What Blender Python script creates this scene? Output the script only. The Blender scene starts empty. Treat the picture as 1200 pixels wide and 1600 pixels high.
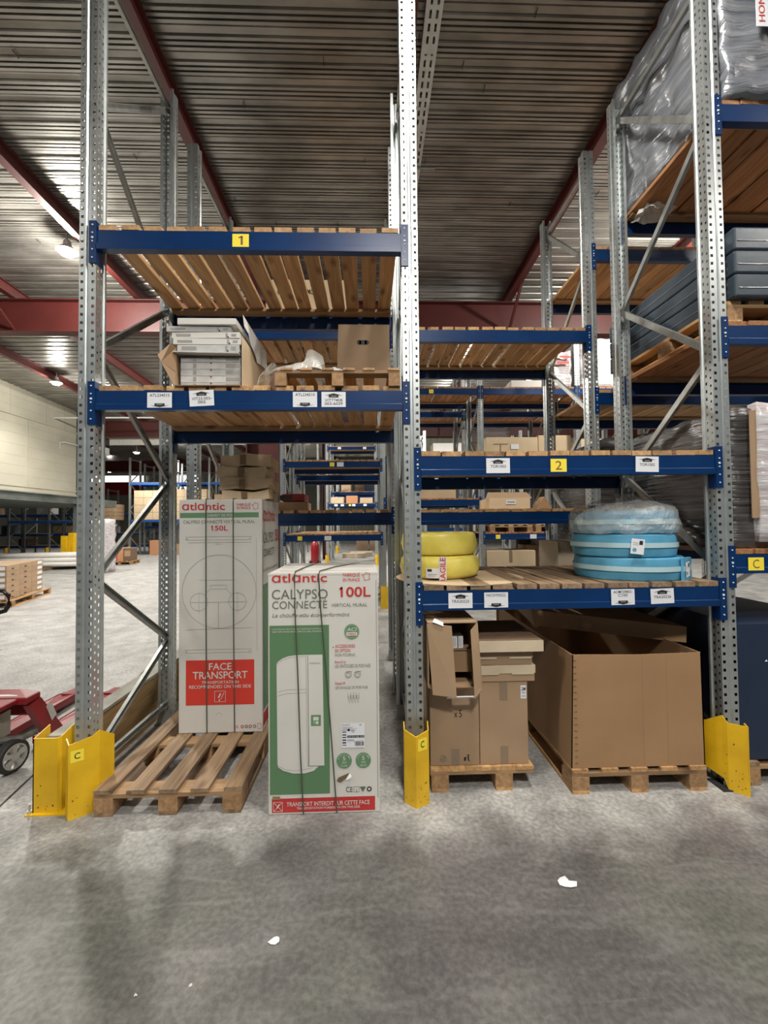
import bpy, math, random
from mathutils import Vector, Matrix
PI = math.pi
RND = random.Random(7)
SC = bpy.context.scene
COL = SC.collection

# ---------------------------------------------------------------- camera
f_px, pitch, yaw, roll = 674.587, 0.0274013, 0.0325655, -0.0100736
cam_d = bpy.data.cameras.new('camera')
cam = bpy.data.objects.new('camera', cam_d)
COL.objects.link(cam)
fwd = Vector((math.sin(yaw)*math.cos(pitch), math.cos(yaw)*math.cos(pitch), math.sin(pitch)))
rgt = Vector((math.cos(yaw), -math.sin(yaw), 0))
upv = rgt.cross(fwd)
r2 = math.cos(roll)*rgt + math.sin(roll)*upv
u2 = -math.sin(roll)*rgt + math.cos(roll)*upv
m = Matrix((r2, u2, -fwd)).transposed().to_4x4()
m.translation = Vector((-0.2608, -2.6193, 1.6178))
cam.matrix_world = m
cam_d.sensor_fit = 'VERTICAL'
cam_d.sensor_height = 32
cam_d.lens = f_px/1600*32
cam_d.clip_start = 0.05
cam_d.clip_end = 200
SC.camera = cam

# ---------------------------------------------------------------- world, exposure, lamps
w = bpy.data.worlds.new('world')
SC.world = w
w.use_nodes = True
w.node_tree.nodes['Background'].inputs[0].default_value = (0.90, 0.95, 1.0, 1)
w.node_tree.nodes['Background'].inputs[1].default_value = 0.12
SC.view_settings.view_transform = 'Standard'
SC.view_settings.look = 'None'
SC.view_settings.exposure = 0.0
SC.view_settings.gamma = 1
SC.view_settings.use_curve_mapping = False
SC.cycles.max_bounces = 7
SC.cycles.diffuse_bounces = 4
SC.cycles.glossy_bounces = 3
SC.cycles.transparent_max_bounces = 12
SC.cycles.sample_clamp_indirect = 4
SC.cycles.use_denoising = True
# (x, y, z, watts of the down light, watts of the glow that escapes upwards)
LAMPS = [(-5.583, 5.081, 6.50, 850, 620), (-10.497, 11.751, 6.35, 800, 200), (-12.5, 20.4, 5.5, 800, 60),
         (5.6, 4.2, 6.45, 700, 620), (0.5, -1.15, 6.40, 760, 20), (-5.6, -2.6, 6.4, 450, 60), (5.8, -2.6, 6.4, 450, 200), (0.2, -5.6, 6.4, 1500, 30),  # last lamp on this line is added fill behind the camera
         (3.0, 11.0, 6.45, 900, 260), (-4.6, 11.6, 6.45, 1300, 800), (8.6, 12.0, 6.4, 900, 260), (-5.2, 19.5, 6.15, 1200, 160),
         (2.0, 19.5, 6.15, 900, 120), (10.0, 20.5, 6.15, 900, 120), (-17.0, 15.5, 2.2, 60, 0), (-7.6, 28.0, 6.0, 1000, 120), (-19.0, 29.0, 5.6, 900, 60)]

# ---------------------------------------------------------------- materials
def mat(name, color, rough=0.6, metal=0.0, var=0.0, bump=0.0, scale=8.0, stretch=(1, 1, 1), color2=None, rnd=0.0, spec=0.5, emit=None, detail=4.0, dist=0.01, coord='Object'):
    """principled material; noise mixes colour and colour2, Object Info random shifts value"""
    m = bpy.data.materials.new(name)
    m.use_nodes = True
    nt = m.node_tree
    N, L = nt.nodes, nt.links
    b = N['Principled BSDF']
    b.inputs['Base Color'].default_value = (*color, 1)
    b.inputs['Roughness'].default_value = rough
    b.inputs['Metallic'].default_value = metal
    b.inputs['Specular IOR Level'].default_value = spec
    if emit:
        b.inputs['Emission Color'].default_value = (*emit[0], 1)
        b.inputs['Emission Strength'].default_value = emit[1]
    if var or bump or color2:
        tc = N.new('ShaderNodeTexCoord')
        mp = N.new('ShaderNodeMapping')
        mp.inputs['Scale'].default_value = stretch
        L.new(tc.outputs[coord], mp.inputs['Vector'])
        nz = N.new('ShaderNodeTexNoise')
        nz.inputs['Scale'].default_value = scale
        nz.inputs['Detail'].default_value = detail
        L.new(mp.outputs[0], nz.inputs['Vector'])
        src = nz.outputs['Fac']
        if color2 or var:
            c2 = color2 or tuple(c*(1-var) for c in color)
            rp = N.new('ShaderNodeValToRGB')
            rp.color_ramp.elements[0].position = 0.35
            rp.color_ramp.elements[1].position = 0.68
            rp.color_ramp.elements[0].color = (*c2, 1)
            rp.color_ramp.elements[1].color = (*color, 1)
            L.new(src, rp.inputs[0])
            out = rp.outputs[0]
            if rnd:
                oi = N.new('ShaderNodeObjectInfo')
                mr = N.new('ShaderNodeMapRange')
                mr.inputs[3].default_value = 1-rnd
                mr.inputs[4].default_value = 1+rnd*0.6
                L.new(oi.outputs['Random'], mr.inputs[0])
                hs = N.new('ShaderNodeHueSaturation')
                L.new(mr.outputs[0], hs.inputs['Value'])
                L.new(out, hs.inputs['Color'])
                ad = N.new('ShaderNodeVectorMath')
                ad.operation = 'ADD'
                sc = N.new('ShaderNodeVectorMath')
                sc.operation = 'SCALE'
                cb = N.new('ShaderNodeCombineXYZ')
                for i in range(3): L.new(oi.outputs['Random'], cb.inputs[i])
                L.new(cb.outputs[0], sc.inputs[0])
                sc.inputs['Scale'].default_value = 37.0
                L.new(tc.outputs[coord], ad.inputs[0])
                L.new(sc.outputs[0], ad.inputs[1])
                L.new(ad.outputs[0], mp.inputs['Vector'])
                out = hs.outputs[0]
            L.new(out, b.inputs['Base Color'])
        if bump:
            bp = N.new('ShaderNodeBump')
            bp.inputs['Strength'].default_value = bump
            bp.inputs['Distance'].default_value = dist
            L.new(src, bp.inputs['Height'])
            L.new(bp.outputs[0], b.inputs['Normal'])
    return m

def wood(name, ca, cb, knots=True, axis=1, rnd=0.3):
    """sawn softwood: grain streaks along one local axis, knots, per-board shift"""
    m = bpy.data.materials.new(name)
    m.use_nodes = True
    nt = m.node_tree
    N, L = nt.nodes, nt.links
    b = N['Principled BSDF']
    b.inputs['Roughness'].default_value = 0.75
    tc = N.new('ShaderNodeTexCoord')
    oi = N.new('ShaderNodeObjectInfo')
    cbx = N.new('ShaderNodeCombineXYZ')
    for i in range(3): L.new(oi.outputs['Random'], cbx.inputs[i])
    sc = N.new('ShaderNodeVectorMath'); sc.operation = 'SCALE'; sc.inputs['Scale'].default_value = 53.0
    L.new(cbx.outputs[0], sc.inputs[0])
    ad = N.new('ShaderNodeVectorMath'); ad.operation = 'ADD'
    L.new(tc.outputs['Object'], ad.inputs[0]); L.new(sc.outputs[0], ad.inputs[1])
    mp = N.new('ShaderNodeMapping')
    s = [34, 34, 34]; s[axis] = 2.2
    mp.inputs['Scale'].default_value = s
    L.new(ad.outputs[0], mp.inputs['Vector'])
    nz = N.new('ShaderNodeTexNoise'); nz.inputs['Scale'].default_value = 1.0; nz.inputs['Detail'].default_value = 5; nz.inputs['Distortion'].default_value = 0.8
    L.new(mp.outputs[0], nz.inputs['Vector'])
    rp = N.new('ShaderNodeValToRGB')
    rp.color_ramp.elements[0].position = 0.3; rp.color_ramp.elements[1].position = 0.7
    rp.color_ramp.elements[0].color = (*cb, 1); rp.color_ramp.elements[1].color = (*ca, 1)
    L.new(nz.outputs['Fac'], rp.inputs[0])
    out = rp.outputs[0]
    if knots:
        mp2 = N.new('ShaderNodeMapping')
        s2 = [9, 9, 9]; s2[axis] = 3.6
        mp2.inputs['Scale'].default_value = s2
        L.new(ad.outputs[0], mp2.inputs['Vector'])
        vo = N.new('ShaderNodeTexVoronoi'); vo.inputs['Scale'].default_value = 1.0
        L.new(mp2.outputs[0], vo.inputs['Vector'])
        kr = N.new('ShaderNodeValToRGB')
        kr.color_ramp.elements[0].position = 0.07; kr.color_ramp.elements[1].position = 0.27
        kr.color_ramp.elements[0].color = (0.28, 0.2, 0.14, 1); kr.color_ramp.elements[1].color = (1, 1, 1, 1)
        L.new(vo.outputs['Distance'], kr.inputs[0])
        mx = N.new('ShaderNodeMix'); mx.data_type = 'RGBA'; mx.blend_type = 'MULTIPLY'; mx.inputs[0].default_value = 0.8
        L.new(out, mx.inputs[6]); L.new(kr.outputs[0], mx.inputs[7])
        out = mx.outputs[2]
    mr = N.new('ShaderNodeMapRange'); mr.inputs[3].default_value = 1-rnd; mr.inputs[4].default_value = 1+rnd*0.5
    L.new(oi.outputs['Random'], mr.inputs[0])
    hs = N.new('ShaderNodeHueSaturation')
    L.new(mr.outputs[0], hs.inputs['Value']); L.new(out, hs.inputs['Color'])
    L.new(hs.outputs[0], b.inputs['Base Color'])
    bp = N.new('ShaderNodeBump'); bp.inputs['Strength'].default_value = 0.25; bp.inputs['Distance'].default_value = 0.004
    L.new(nz.outputs['Fac'], bp.inputs['Height']); L.new(bp.outputs[0], b.inputs['Normal'])
    return m

def concrete(name):
    m = bpy.data.materials.new(name)
    m.use_nodes = True
    nt = m.node_tree
    N, L = nt.nodes, nt.links
    b = N['Principled BSDF']
    tc = N.new('ShaderNodeTexCoord')
    def nz(scale, det, dis=0.0, st=(1, 1, 1)):
        mp = N.new('ShaderNodeMapping'); mp.inputs['Scale'].default_value = st
        L.new(tc.outputs['Object'], mp.inputs[0])
        n = N.new('ShaderNodeTexNoise'); n.inputs['Scale'].default_value = scale; n.inputs['Detail'].default_value = det
        n.inputs['Distortion'].default_value = dis
        L.new(mp.outputs[0], n.inputs['Vector'])
        return n.outputs['Fac']
    def ramp(src, a, bb, ca, cb):
        r = N.new('ShaderNodeValToRGB')
        r.color_ramp.elements[0].position = a; r.color_ramp.elements[1].position = bb
        r.color_ramp.elements[0].color = (*ca, 1); r.color_ramp.elements[1].color = (*cb, 1)
        L.new(src, r.inputs[0]); return r.outputs[0]
    def mix(fac, a, bb, mode='MIX'):
        x = N.new('ShaderNodeMix'); x.data_type = 'RGBA'; x.blend_type = mode
        if isinstance(fac, float): x.inputs[0].default_value = fac
        else: L.new(fac, x.inputs[0])
        L.new(a, x.inputs[6]); L.new(bb, x.inputs[7]); return x.outputs[2]
    base = ramp(nz(1.6, 7, 0.6), 0.32, 0.68, (0.095, 0.092, 0.092), (0.185, 0.178, 0.174))
    tint = ramp(nz(0.9, 3, 0.4), 0.4, 0.62, (0.92, 0.96, 0.87), (1.0, 0.95, 0.97))
    col = mix(1.0, base, tint, 'MULTIPLY')
    fine = ramp(nz(42, 8), 0.36, 0.66, (0.72, 0.72, 0.72), (1.14, 1.14, 1.13))
    col = mix(1.0, col, fine, 'MULTIPLY')
    streak = ramp(nz(2.2, 8, 1.5, (1, 4.2, 1)), 0.5, 0.74, (0, 0, 0), (1, 1, 1))
    light = ramp(nz(3.0, 9, 0.8), 0.3, 0.7, (0.30, 0.295, 0.285), (0.56, 0.55, 0.53))
    # pale dusty strip in front of the uprights and under the racks
    sep = N.new('ShaderNodeSeparateXYZ'); L.new(tc.outputs['Object'], sep.inputs[0])
    wob = N.new('ShaderNodeMath'); wob.operation = 'MULTIPLY_ADD'; wob.inputs[1].default_value = 1.3; wob.inputs[2].default_value = -0.65
    L.new(nz(2.4, 8, 0.3), wob.inputs[0])
    yy = N.new('ShaderNodeMath'); yy.operation = 'ADD'; L.new(sep.outputs[1], yy.inputs[0]); L.new(wob.outputs[0], yy.inputs[1])
    mr = N.new('ShaderNodeMapRange'); mr.inputs[1].default_value = -0.50; mr.inputs[2].default_value = -0.10
    L.new(yy.outputs[0], mr.inputs[0])
    sm = N.new('ShaderNodeMath'); sm.operation = 'MULTIPLY'; sm.inputs[1].default_value = 0.85
    L.new(mr.outputs[0], sm.inputs[0])
    col = mix(sm.outputs[0], col, mix(1.0, light, fine, 'MULTIPLY'))
    s2 = N.new('ShaderNodeMath'); s2.operation = 'MULTIPLY'; s2.inputs[1].default_value = 0.16
    L.new(streak, s2.inputs[0])
    col = mix(s2.outputs[0], col, light)
    # scratched hairlines and pits
    cr = ramp(nz(9, 10, 2.5), 0.492, 0.5, (1, 1, 1), (0.82, 0.82, 0.82))
    col = mix(0.5, col, cr, 'MULTIPLY')
    L.new(col, b.inputs['Base Color'])
    rr = N.new('ShaderNodeMapRange'); rr.inputs[3].default_value = 0.38; rr.inputs[4].default_value = 0.72
    L.new(nz(3, 5), rr.inputs[0]); L.new(rr.outputs[0], b.inputs['Roughness'])
    bp = N.new('ShaderNodeBump'); bp.inputs['Strength'].default_value = 0.22; bp.inputs['Distance'].default_value = 0.006
    L.new(nz(26, 9), bp.inputs['Height']); L.new(bp.outputs[0], b.inputs['Normal'])
    return m

def film(name, color, alpha, rough=0.12, bump=0.8, scale=9, stretch=(1, 1, 1)):
    """thin plastic film: glossy sheet mixed with transparency"""
    m = mat(name, color, rough, 0, bump=bump, scale=scale, stretch=stretch, dist=0.02)
    nt = m.node_tree
    N, L = nt.nodes, nt.links
    b = N['Principled BSDF']
    tr = N.new('ShaderNodeBsdfTransparent')
    mx = N.new('ShaderNodeMixShader')
    mx.inputs[0].default_value = alpha
    L.new(tr.outputs[0], mx.inputs[1]); L.new(b.outputs[0], mx.inputs[2])
    L.new(mx.outputs[0], N['Material Output'].inputs['Surface'])
    return m

M = {}
M['floor'] = concrete('worn_concrete')
M['galv'] = mat('galvanised_steel', (0.60, 0.64, 0.64), 0.33, 0.78, color2=(0.50, 0.54, 0.54), scale=9, detail=3)
M['galv_dull'] = mat('dull_galvanised_steel', (0.40, 0.41, 0.39), 0.42, 0.7, color2=(0.31, 0.32, 0.30), scale=14, detail=2)
M['deck'] = mat('zinc_roof_sheet', (0.34, 0.325, 0.295), 0.30, 0.6, color2=(0.20, 0.19, 0.17), scale=1.4, stretch=(1, 3, 1), detail=6)
M['blue'] = mat('blue_rack_paint', (0.0020, 0.030, 0.118), 0.30, 0.0, color2=(0.0016, 0.024, 0.098), spec=0.35, scale=5)
M['blue_far'] = mat('bright_blue_rack_paint', (0.012, 0.085, 0.34), 0.38)
M['red'] = mat('red_primer_steel', (0.090, 0.0150, 0.0125), 0.5, color2=(0.072, 0.012, 0.010), scale=2)
M['yellow'] = mat('yellow_guard_paint', (0.80, 0.50, 0.012), 0.4, color2=(0.66, 0.39, 0.01), scale=6, detail=6)
M['yellow_tag'] = mat('yellow_sticker', (0.90, 0.72, 0.05), 0.6)
M['white_tag'] = mat('white_sticker_paper', (0.72, 0.74, 0.78), 0.6)
M['black'] = mat('black_print', (0.012, 0.012, 0.014), 0.6)
M['black_gloss'] = mat('black_painted_tube', (0.012, 0.010, 0.012), 0.25)
M['rubber'] = mat('black_rubber', (0.02, 0.02, 0.021), 0.7)
M['plank'] = wood('sawn_pine', (0.60, 0.365, 0.165), (0.35, 0.19, 0.08))
M['plank_red'] = wood('warm_sawn_pine', (0.50, 0.245, 0.10), (0.27, 0.115, 0.045))
M['plank_dull'] = wood('weathered_pine', (0.36, 0.245, 0.145), (0.17, 0.108, 0.062))
M['plank_x'] = wood('sawn_pine_crosswise', (0.42, 0.27, 0.14), (0.25, 0.145, 0.07), axis=0)
M['block'] = mat('pressed_wood_block', (0.42, 0.255, 0.125), 0.8, color2=(0.27, 0.15, 0.07), scale=42, rnd=0.2, detail=6)
M['card'] = mat('brown_cardboard', (0.37, 0.25, 0.15), 0.75, color2=(0.33, 0.222, 0.132), scale=4, rnd=0.12)
M['card_warm'] = mat('warm_brown_cardboard', (0.36, 0.215, 0.108), 0.7, color2=(0.315, 0.185, 0.092), scale=3)
M['card_in'] = mat('raw_inner_cardboard', (0.30, 0.19, 0.105), 0.85)
M['card_dark'] = mat('dark_cardboard', (0.16, 0.10, 0.06), 0.85)
M['card_pale'] = mat('pale_cardboard', (0.60, 0.50, 0.36), 0.8, color2=(0.52, 0.43, 0.31), scale=5)
M['card_cream'] = mat('cream_cardboard', (0.62, 0.48, 0.31), 0.8, color2=(0.55, 0.42, 0.27), scale=3)
M['tape'] = mat('brown_parcel_tape', (0.20, 0.125, 0.06), 0.3)
M['tape_clear'] = mat('glossy_clear_tape', (0.25, 0.18, 0.12), 0.2)
M['board'] = mat('white_printed_board', (0.66, 0.645, 0.605), 0.5, color2=(0.61, 0.595, 0.555), scale=3)
M['board_gray'] = mat('grey_white_carton', (0.56, 0.56, 0.54), 0.6, color2=(0.45, 0.45, 0.44), scale=16, rnd=0.15)
M['carton_red'] = mat('red_carton_print', (0.50, 0.035, 0.035), 0.5)
M['carton_red2'] = mat('bright_red_carton_print', (0.62, 0.045, 0.03), 0.5)
M['carton_green'] = mat('green_carton_print', (0.105, 0.215, 0.105), 0.5)
M['carton_green2'] = mat('grey_green_carton_print', (0.12, 0.25, 0.13), 0.5)
M['carton_gray'] = mat('grey_carton_print', (0.12, 0.145, 0.11), 0.6)
M['carton_line'] = mat('pale_grey_carton_line', (0.30, 0.29, 0.27), 0.6)
M['strap'] = mat('green_grey_strapping', (0.075, 0.085, 0.06), 0.35)
M['print_red'] = mat('red_print', (0.6, 0.05, 0.03), 0.6)
M['print_fade'] = mat('faded_grey_print', (0.30, 0.29, 0.28), 0.7)
M['cream_wall'] = mat('cream_painted_block', (0.50, 0.475, 0.38), 0.7, color2=(0.44, 0.415, 0.33), scale=1.1, bump=0.1, detail=6)
M['steel_green'] = mat('grey_green_steel', (0.075, 0.095, 0.085), 0.5, color2=(0.15, 0.16, 0.15), scale=2)
M['clad_gray'] = mat('grey_green_cladding', (0.20, 0.20, 0.155), 0.6)
M['clad_white'] = mat('white_cladding', (0.62, 0.62, 0.57), 0.6)
M['white_paint'] = mat('white_paint', (0.75, 0.75, 0.72), 0.5)
M['jack_red'] = mat('red_enamel', (0.27, 0.010, 0.018), 0.35, color2=(0.18, 0.008, 0.014), scale=7)
M['jack_gray'] = mat('grime_grey_steel', (0.16, 0.15, 0.13), 0.6, color2=(0.06, 0.06, 0.055), scale=15)
M['alu'] = mat('cast_aluminium', (0.48, 0.48, 0.46), 0.4, 0.5)
M['foam_blue'] = mat('blue_foam_sheet', (0.10, 0.37, 0.56), 0.55, color2=(0.075, 0.30, 0.48), scale=10, bump=0.35, rnd=0.1)
M['foam_band'] = mat('pale_blue_tape_band', (0.42, 0.60, 0.66), 0.4)
M['foam_yellow'] = mat('yellow_foam_wrap', (0.82, 0.70, 0.15), 0.38, color2=(0.70, 0.58, 0.09), scale=9, bump=0.5)
M['clear'] = film('clear_plastic', (0.85, 0.87, 0.85), 0.30, 0.1, 1.0, 14)
M['clear_dense'] = film('milky_plastic', (0.80, 0.80, 0.76), 0.55, 0.15, 1.0, 16)
M['wrap_gray'] = mat('grey_stretch_film', (0.23, 0.245, 0.265), 0.16, bump=1.0, scale=3.2, stretch=(0.7, 0.7, 7), color2=(0.13, 0.14, 0.165), spec=0.9, dist=0.02, detail=8)
M['wrap_black'] = mat('dark_stretch_film', (0.095, 0.09, 0.088), 0.17, bump=1.0, scale=3.2, stretch=(0.8, 0.8, 14), color2=(0.035, 0.03, 0.03), spec=0.9, dist=0.012, detail=8)
M['wrap_light'] = mat('pale_stretch_film', (0.58, 0.58, 0.60), 0.2, bump=0.8, scale=5, stretch=(0.8, 0.8, 5), color2=(0.42, 0.36, 0.36), dist=0.015)
M['slate'] = mat('slate_grey_case', (0.050, 0.072, 0.095), 0.3, color2=(0.04, 0.056, 0.075), scale=6, bump=0.15)
M['navy'] = mat('dark_navy_carton', (0.014, 0.028, 0.062), 0.42, color2=(0.011, 0.022, 0.05), scale=3)
M['glow'] = mat('lamp_glass', (1, 1, 0.95), 0.3, emit=((1, 0.95, 0.80), 40))
M['glow_far'] = mat('far_lamp_glass', (1, 1, 0.95), 0.3, emit=((1, 0.97, 0.88), 14))
M['ext_red'] = mat('extinguisher_red', (0.22, 0.006, 0.010), 0.3)
M['red_dark'] = mat('dark_red_steel', (0.045, 0.008, 0.008), 0.6)
M['daylight'] = mat('daylight_panel', (0.9, 0.92, 0.95), 0.4, emit=((0.95, 0.98, 1.0), 1.6))
M['orange_box'] = mat('orange_brown_carton', (0.56, 0.27, 0.14), 0.7)
M['bag_gray'] = mat('grey_sack', (0.13, 0.115, 0.105), 0.8, bump=0.4)
M['osb'] = wood('stained_plywood', (0.46, 0.30, 0.135), (0.25, 0.15, 0.06), rnd=0.05)
M['osb_top'] = mat('grey_worn_plank_edge', (0.36, 0.35, 0.30), 0.8, color2=(0.28, 0.27, 0.23), scale=6)
M['scrap'] = mat('white_scrap_paper', (0.85, 0.85, 0.85), 0.7)

# ---------------------------------------------------------------- mesh builder
class MB:
    def __init__(s):
        s.v = []; s.f = []; s.mi = []; s.mats = []; s.seg = []
    def mid(s, m):
        if m not in s.mats: s.mats.append(m)
        return s.mats.index(m)
    def add(s, vs, fs, m):
        o = len(s.v); k = s.mid(m)
        s.v += [tuple(v) for v in vs]
        for f in fs:
            s.f.append(tuple(i+o for i in f)); s.mi.append(k)
        return s
    def quad(s, a, b, c, d, m): return s.add([a, b, c, d], [(0, 1, 2, 3)], m)
    def box(s, x0, x1, y0, y1, z0, z1, m, rz=0, c=None, tilt=None):
        vs = [Vector((x, y, z)) for z in (z0, z1) for x, y in ((x0, y0), (x1, y0), (x1, y1), (x0, y1))]
        if rz or tilt:
            cc = Vector(c) if c else Vector(((x0+x1)/2, (y0+y1)/2, z0))
            R = Matrix.Rotation(rz, 3, 'Z')
            if tilt: R = Matrix.Rotation(tilt[0], 3, tilt[1]) @ R
            vs = [cc + R @ (v-cc) for v in vs]
        return s.add(vs, [(3, 2, 1, 0), (4, 5, 6, 7), (0, 1, 5, 4), (1, 2, 6, 5), (2, 3, 7, 6), (3, 0, 4, 7)], m)
    def bar(s, p, q, w, h, m, up=(0, 0, 1)):
        """rectangular bar from p to q, w across, h along up"""
        p = Vector(p); q = Vector(q); d = (q-p).normalized(); u = Vector(up)
        r = d.cross(u)
        if r.length < 1e-5: r = d.cross(Vector((0, 1, 0)))
        r.normalize(); u = r.cross(d)
        vs = [e + r*a*w/2 + u*b*h/2 for e in (p, q) for a, b in ((-1, -1), (1, -1), (1, 1), (-1, 1))]
        return s.add(vs, [(3, 2, 1, 0), (4, 5, 6, 7), (0, 1, 5, 4), (1, 2, 6, 5), (2, 3, 7, 6), (3, 0, 4, 7)], m)
    def channel(s, p, q, w, h, m, side, t=0.003):
        """open C-section brace: web plus two flanges towards side"""
        p = Vector(p); q = Vector(q); d = (q-p).normalized(); sd = Vector(side); u = d.cross(sd).normalized()
        s.bar(p, q, w, t, m, up=sd)
        for k in (-1, 1):
            s.bar(p+u*k*w/2+sd*h/2, q+u*k*w/2+sd*h/2, t, h, m, up=sd)
        return s
    def tube(s, pts, r, m, n=8, cap=True):
        pts = [Vector(p) for p in pts]; rings = []
        for i, p in enumerate(pts):
            d = (pts[min(i+1, len(pts)-1)]-pts[max(i-1, 0)]).normalized()
            a = d.cross(Vector((0, 0, 1)))
            if a.length < 1e-3: a = d.cross(Vector((0, 1, 0)))
            a.normalize(); b = d.cross(a)
            rr = r[i] if isinstance(r, (list, tuple)) else r
            rings.append([p + (a*math.cos(2*PI*k/n) + b*math.sin(2*PI*k/n))*rr for k in range(n)])
        vs = [v for g in rings for v in g]; fs = []
        for i in range(len(pts)-1):
            for k in range(n):
                fs.append((i*n+k, i*n+(k+1) % n, (i+1)*n+(k+1) % n, (i+1)*n+k))
        if cap:
            fs.append(tuple(range(n))); fs.append(tuple(range((len(pts)-1)*n, len(pts)*n))[::-1])
        return s.add(vs, fs, m)
    def lathe(s, prof, m, n=32, c=(0, 0, 0), jit=0, axis='Z', seed=1, cap=True):
        R = random.Random(seed)
        ph = [R.uniform(0, 6.28) for _ in range(6)]
        vs = []
        for j, (r, z) in enumerate(prof):
            for k in range(n):
                t = 2*PI*k/n
                rr = r*(1+jit*(math.sin(3*t+ph[0]+j*.3)+math.sin(5*t+ph[1]-j*.5)*.6+math.sin(8*t+ph[2]+j)*.3))
                p = (rr*math.cos(t), rr*math.sin(t), z)
                if axis == 'X': p = (p[2], p[0], p[1])
                if axis == 'Y': p = (p[0], p[2], p[1])
                vs.append((p[0]+c[0], p[1]+c[1], p[2]+c[2]))
        fs = []
        for j in range(len(prof)-1):
            for k in range(n):
                fs.append((j*n+k, j*n+(k+1) % n, (j+1)*n+(k+1) % n, (j+1)*n+k))
        if cap: fs.append(tuple(range(n))[::-1]); fs.append(tuple(range((len(prof)-1)*n, len(prof)*n)))
        return s.add(vs, fs, m)
    def holed(s, a, b, up, m, rows, pitch, z0, hw, hh, H, off=0.0):
        """flat strip from a to b (plan points), height H, with one column of holes"""
        a = Vector((*a, 0)); b = Vector((*b, 0)); d = (b-a); Wd = d.length; d.normalize(); c = Wd/2+off
        def P(u, z): q = a+d*u; return (q.x, q.y, z)
        s.quad(P(0, 0), P(c-hw/2, 0), P(c-hw/2, H), P(0, H), m)
        s.quad(P(c+hw/2, 0), P(Wd, 0), P(Wd, H), P(c+hw/2, H), m)
        z = 0; k = 0; vs = []; fs = []
        while k < rows:
            zc = z0+k*pitch
            if zc+hh/2 > H: break
            o = len(vs)
            vs += [P(c-hw/2, z), P(c+hw/2, z), P(c+hw/2, zc-hh/2), P(c-hw/2, zc-hh/2)]
            fs.append((o, o+1, o+2, o+3)); z = zc+hh/2; k += 1
        o = len(vs); vs += [P(c-hw/2, z), P(c+hw/2, z), P(c+hw/2, H), P(c-hw/2, H)]; fs.append((o, o+1, o+2, o+3))
        return s.add(vs, fs, m)
    def poly(s, pts, m): return s.add(pts, [tuple(range(len(pts)))], m)
    def prism(s, pts, ext, m):
        n = len(pts); e = Vector(ext)
        vs = [Vector(p) for p in pts] + [Vector(p)+e for p in pts]
        fs = [tuple(range(n)), tuple(range(n, 2*n))[::-1]] + [(i, i+n, (i+1) % n+n, (i+1) % n) for i in range(n)]
        return s.add(vs, fs, m)
    def mesh(s, name):
        me = bpy.data.meshes.new(name)
        me.from_pydata(s.v, [], s.f)
        for m_ in s.mats: me.materials.append(M[m_])
        me.polygons.foreach_set('material_index', s.mi)
        me.update()
        return me

def link(name, me, parent=None, loc=None, rot=None, smooth=False):
    o = bpy.data.objects.new(name, me)
    COL.objects.link(o)
    if parent: o.parent = parent
    if loc: o.location = loc
    if rot: o.rotation_euler = rot
    return o
def obj(name, mb, parent=None, loc=None, rot=None, smooth=False, bevel=0, recalc=False):
    me = mb.mesh(name)
    if recalc or smooth:
        import bmesh
        bm = bmesh.new(); bm.from_mesh(me); bmesh.ops.recalc_face_normals(bm, faces=bm.faces); bm.to_mesh(me); bm.free()
    if smooth: me.shade_smooth()
    o = link(name, me, parent, loc, rot)
    if bevel:
        b = o.modifiers.new('bevel', 'BEVEL'); b.width = bevel; b.segments = 2; b.limit_method = 'ANGLE'
    return o
def empty(name, loc=(0, 0, 0), rz=0):
    o = bpy.data.objects.new(name, None); COL.objects.link(o)
    o.location = loc; o.rotation_euler = (0, 0, rz); o.empty_display_size = 0.1
    return o
def obj_split(name, mb, parent, merge_rest=True):
    """one object per piece of lettering; marks before the first piece stay with it"""
    cuts = sorted(set([0]+mb.seg[1:]+[len(mb.f)])); out = []
    for a, b in zip(cuts, cuts[1:]):
        q = MB(); used = sorted({i for f in mb.f[a:b] for i in f}); mp_ = {i: k for k, i in enumerate(used)}
        q.v = [mb.v[i] for i in used]; q.f = [tuple(mp_[i] for i in f) for f in mb.f[a:b]]; q.mi = mb.mi[a:b]; q.mats = mb.mats
        out.append(obj(name, q, parent))
    return out
def tag(o, label, cat, group=None, kind=None):
    o['label'] = label; o['category'] = cat
    if group: o['group'] = group
    if kind: o['kind'] = kind
    return o
def struct(o):
    o['kind'] = 'structure'; return o
def copy_tree(o, parent=None):
    c = o.copy(); COL.objects.link(c)
    if parent: c.parent = parent
    for ch in list(o.children): copy_tree(ch, c)
    return c

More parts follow.
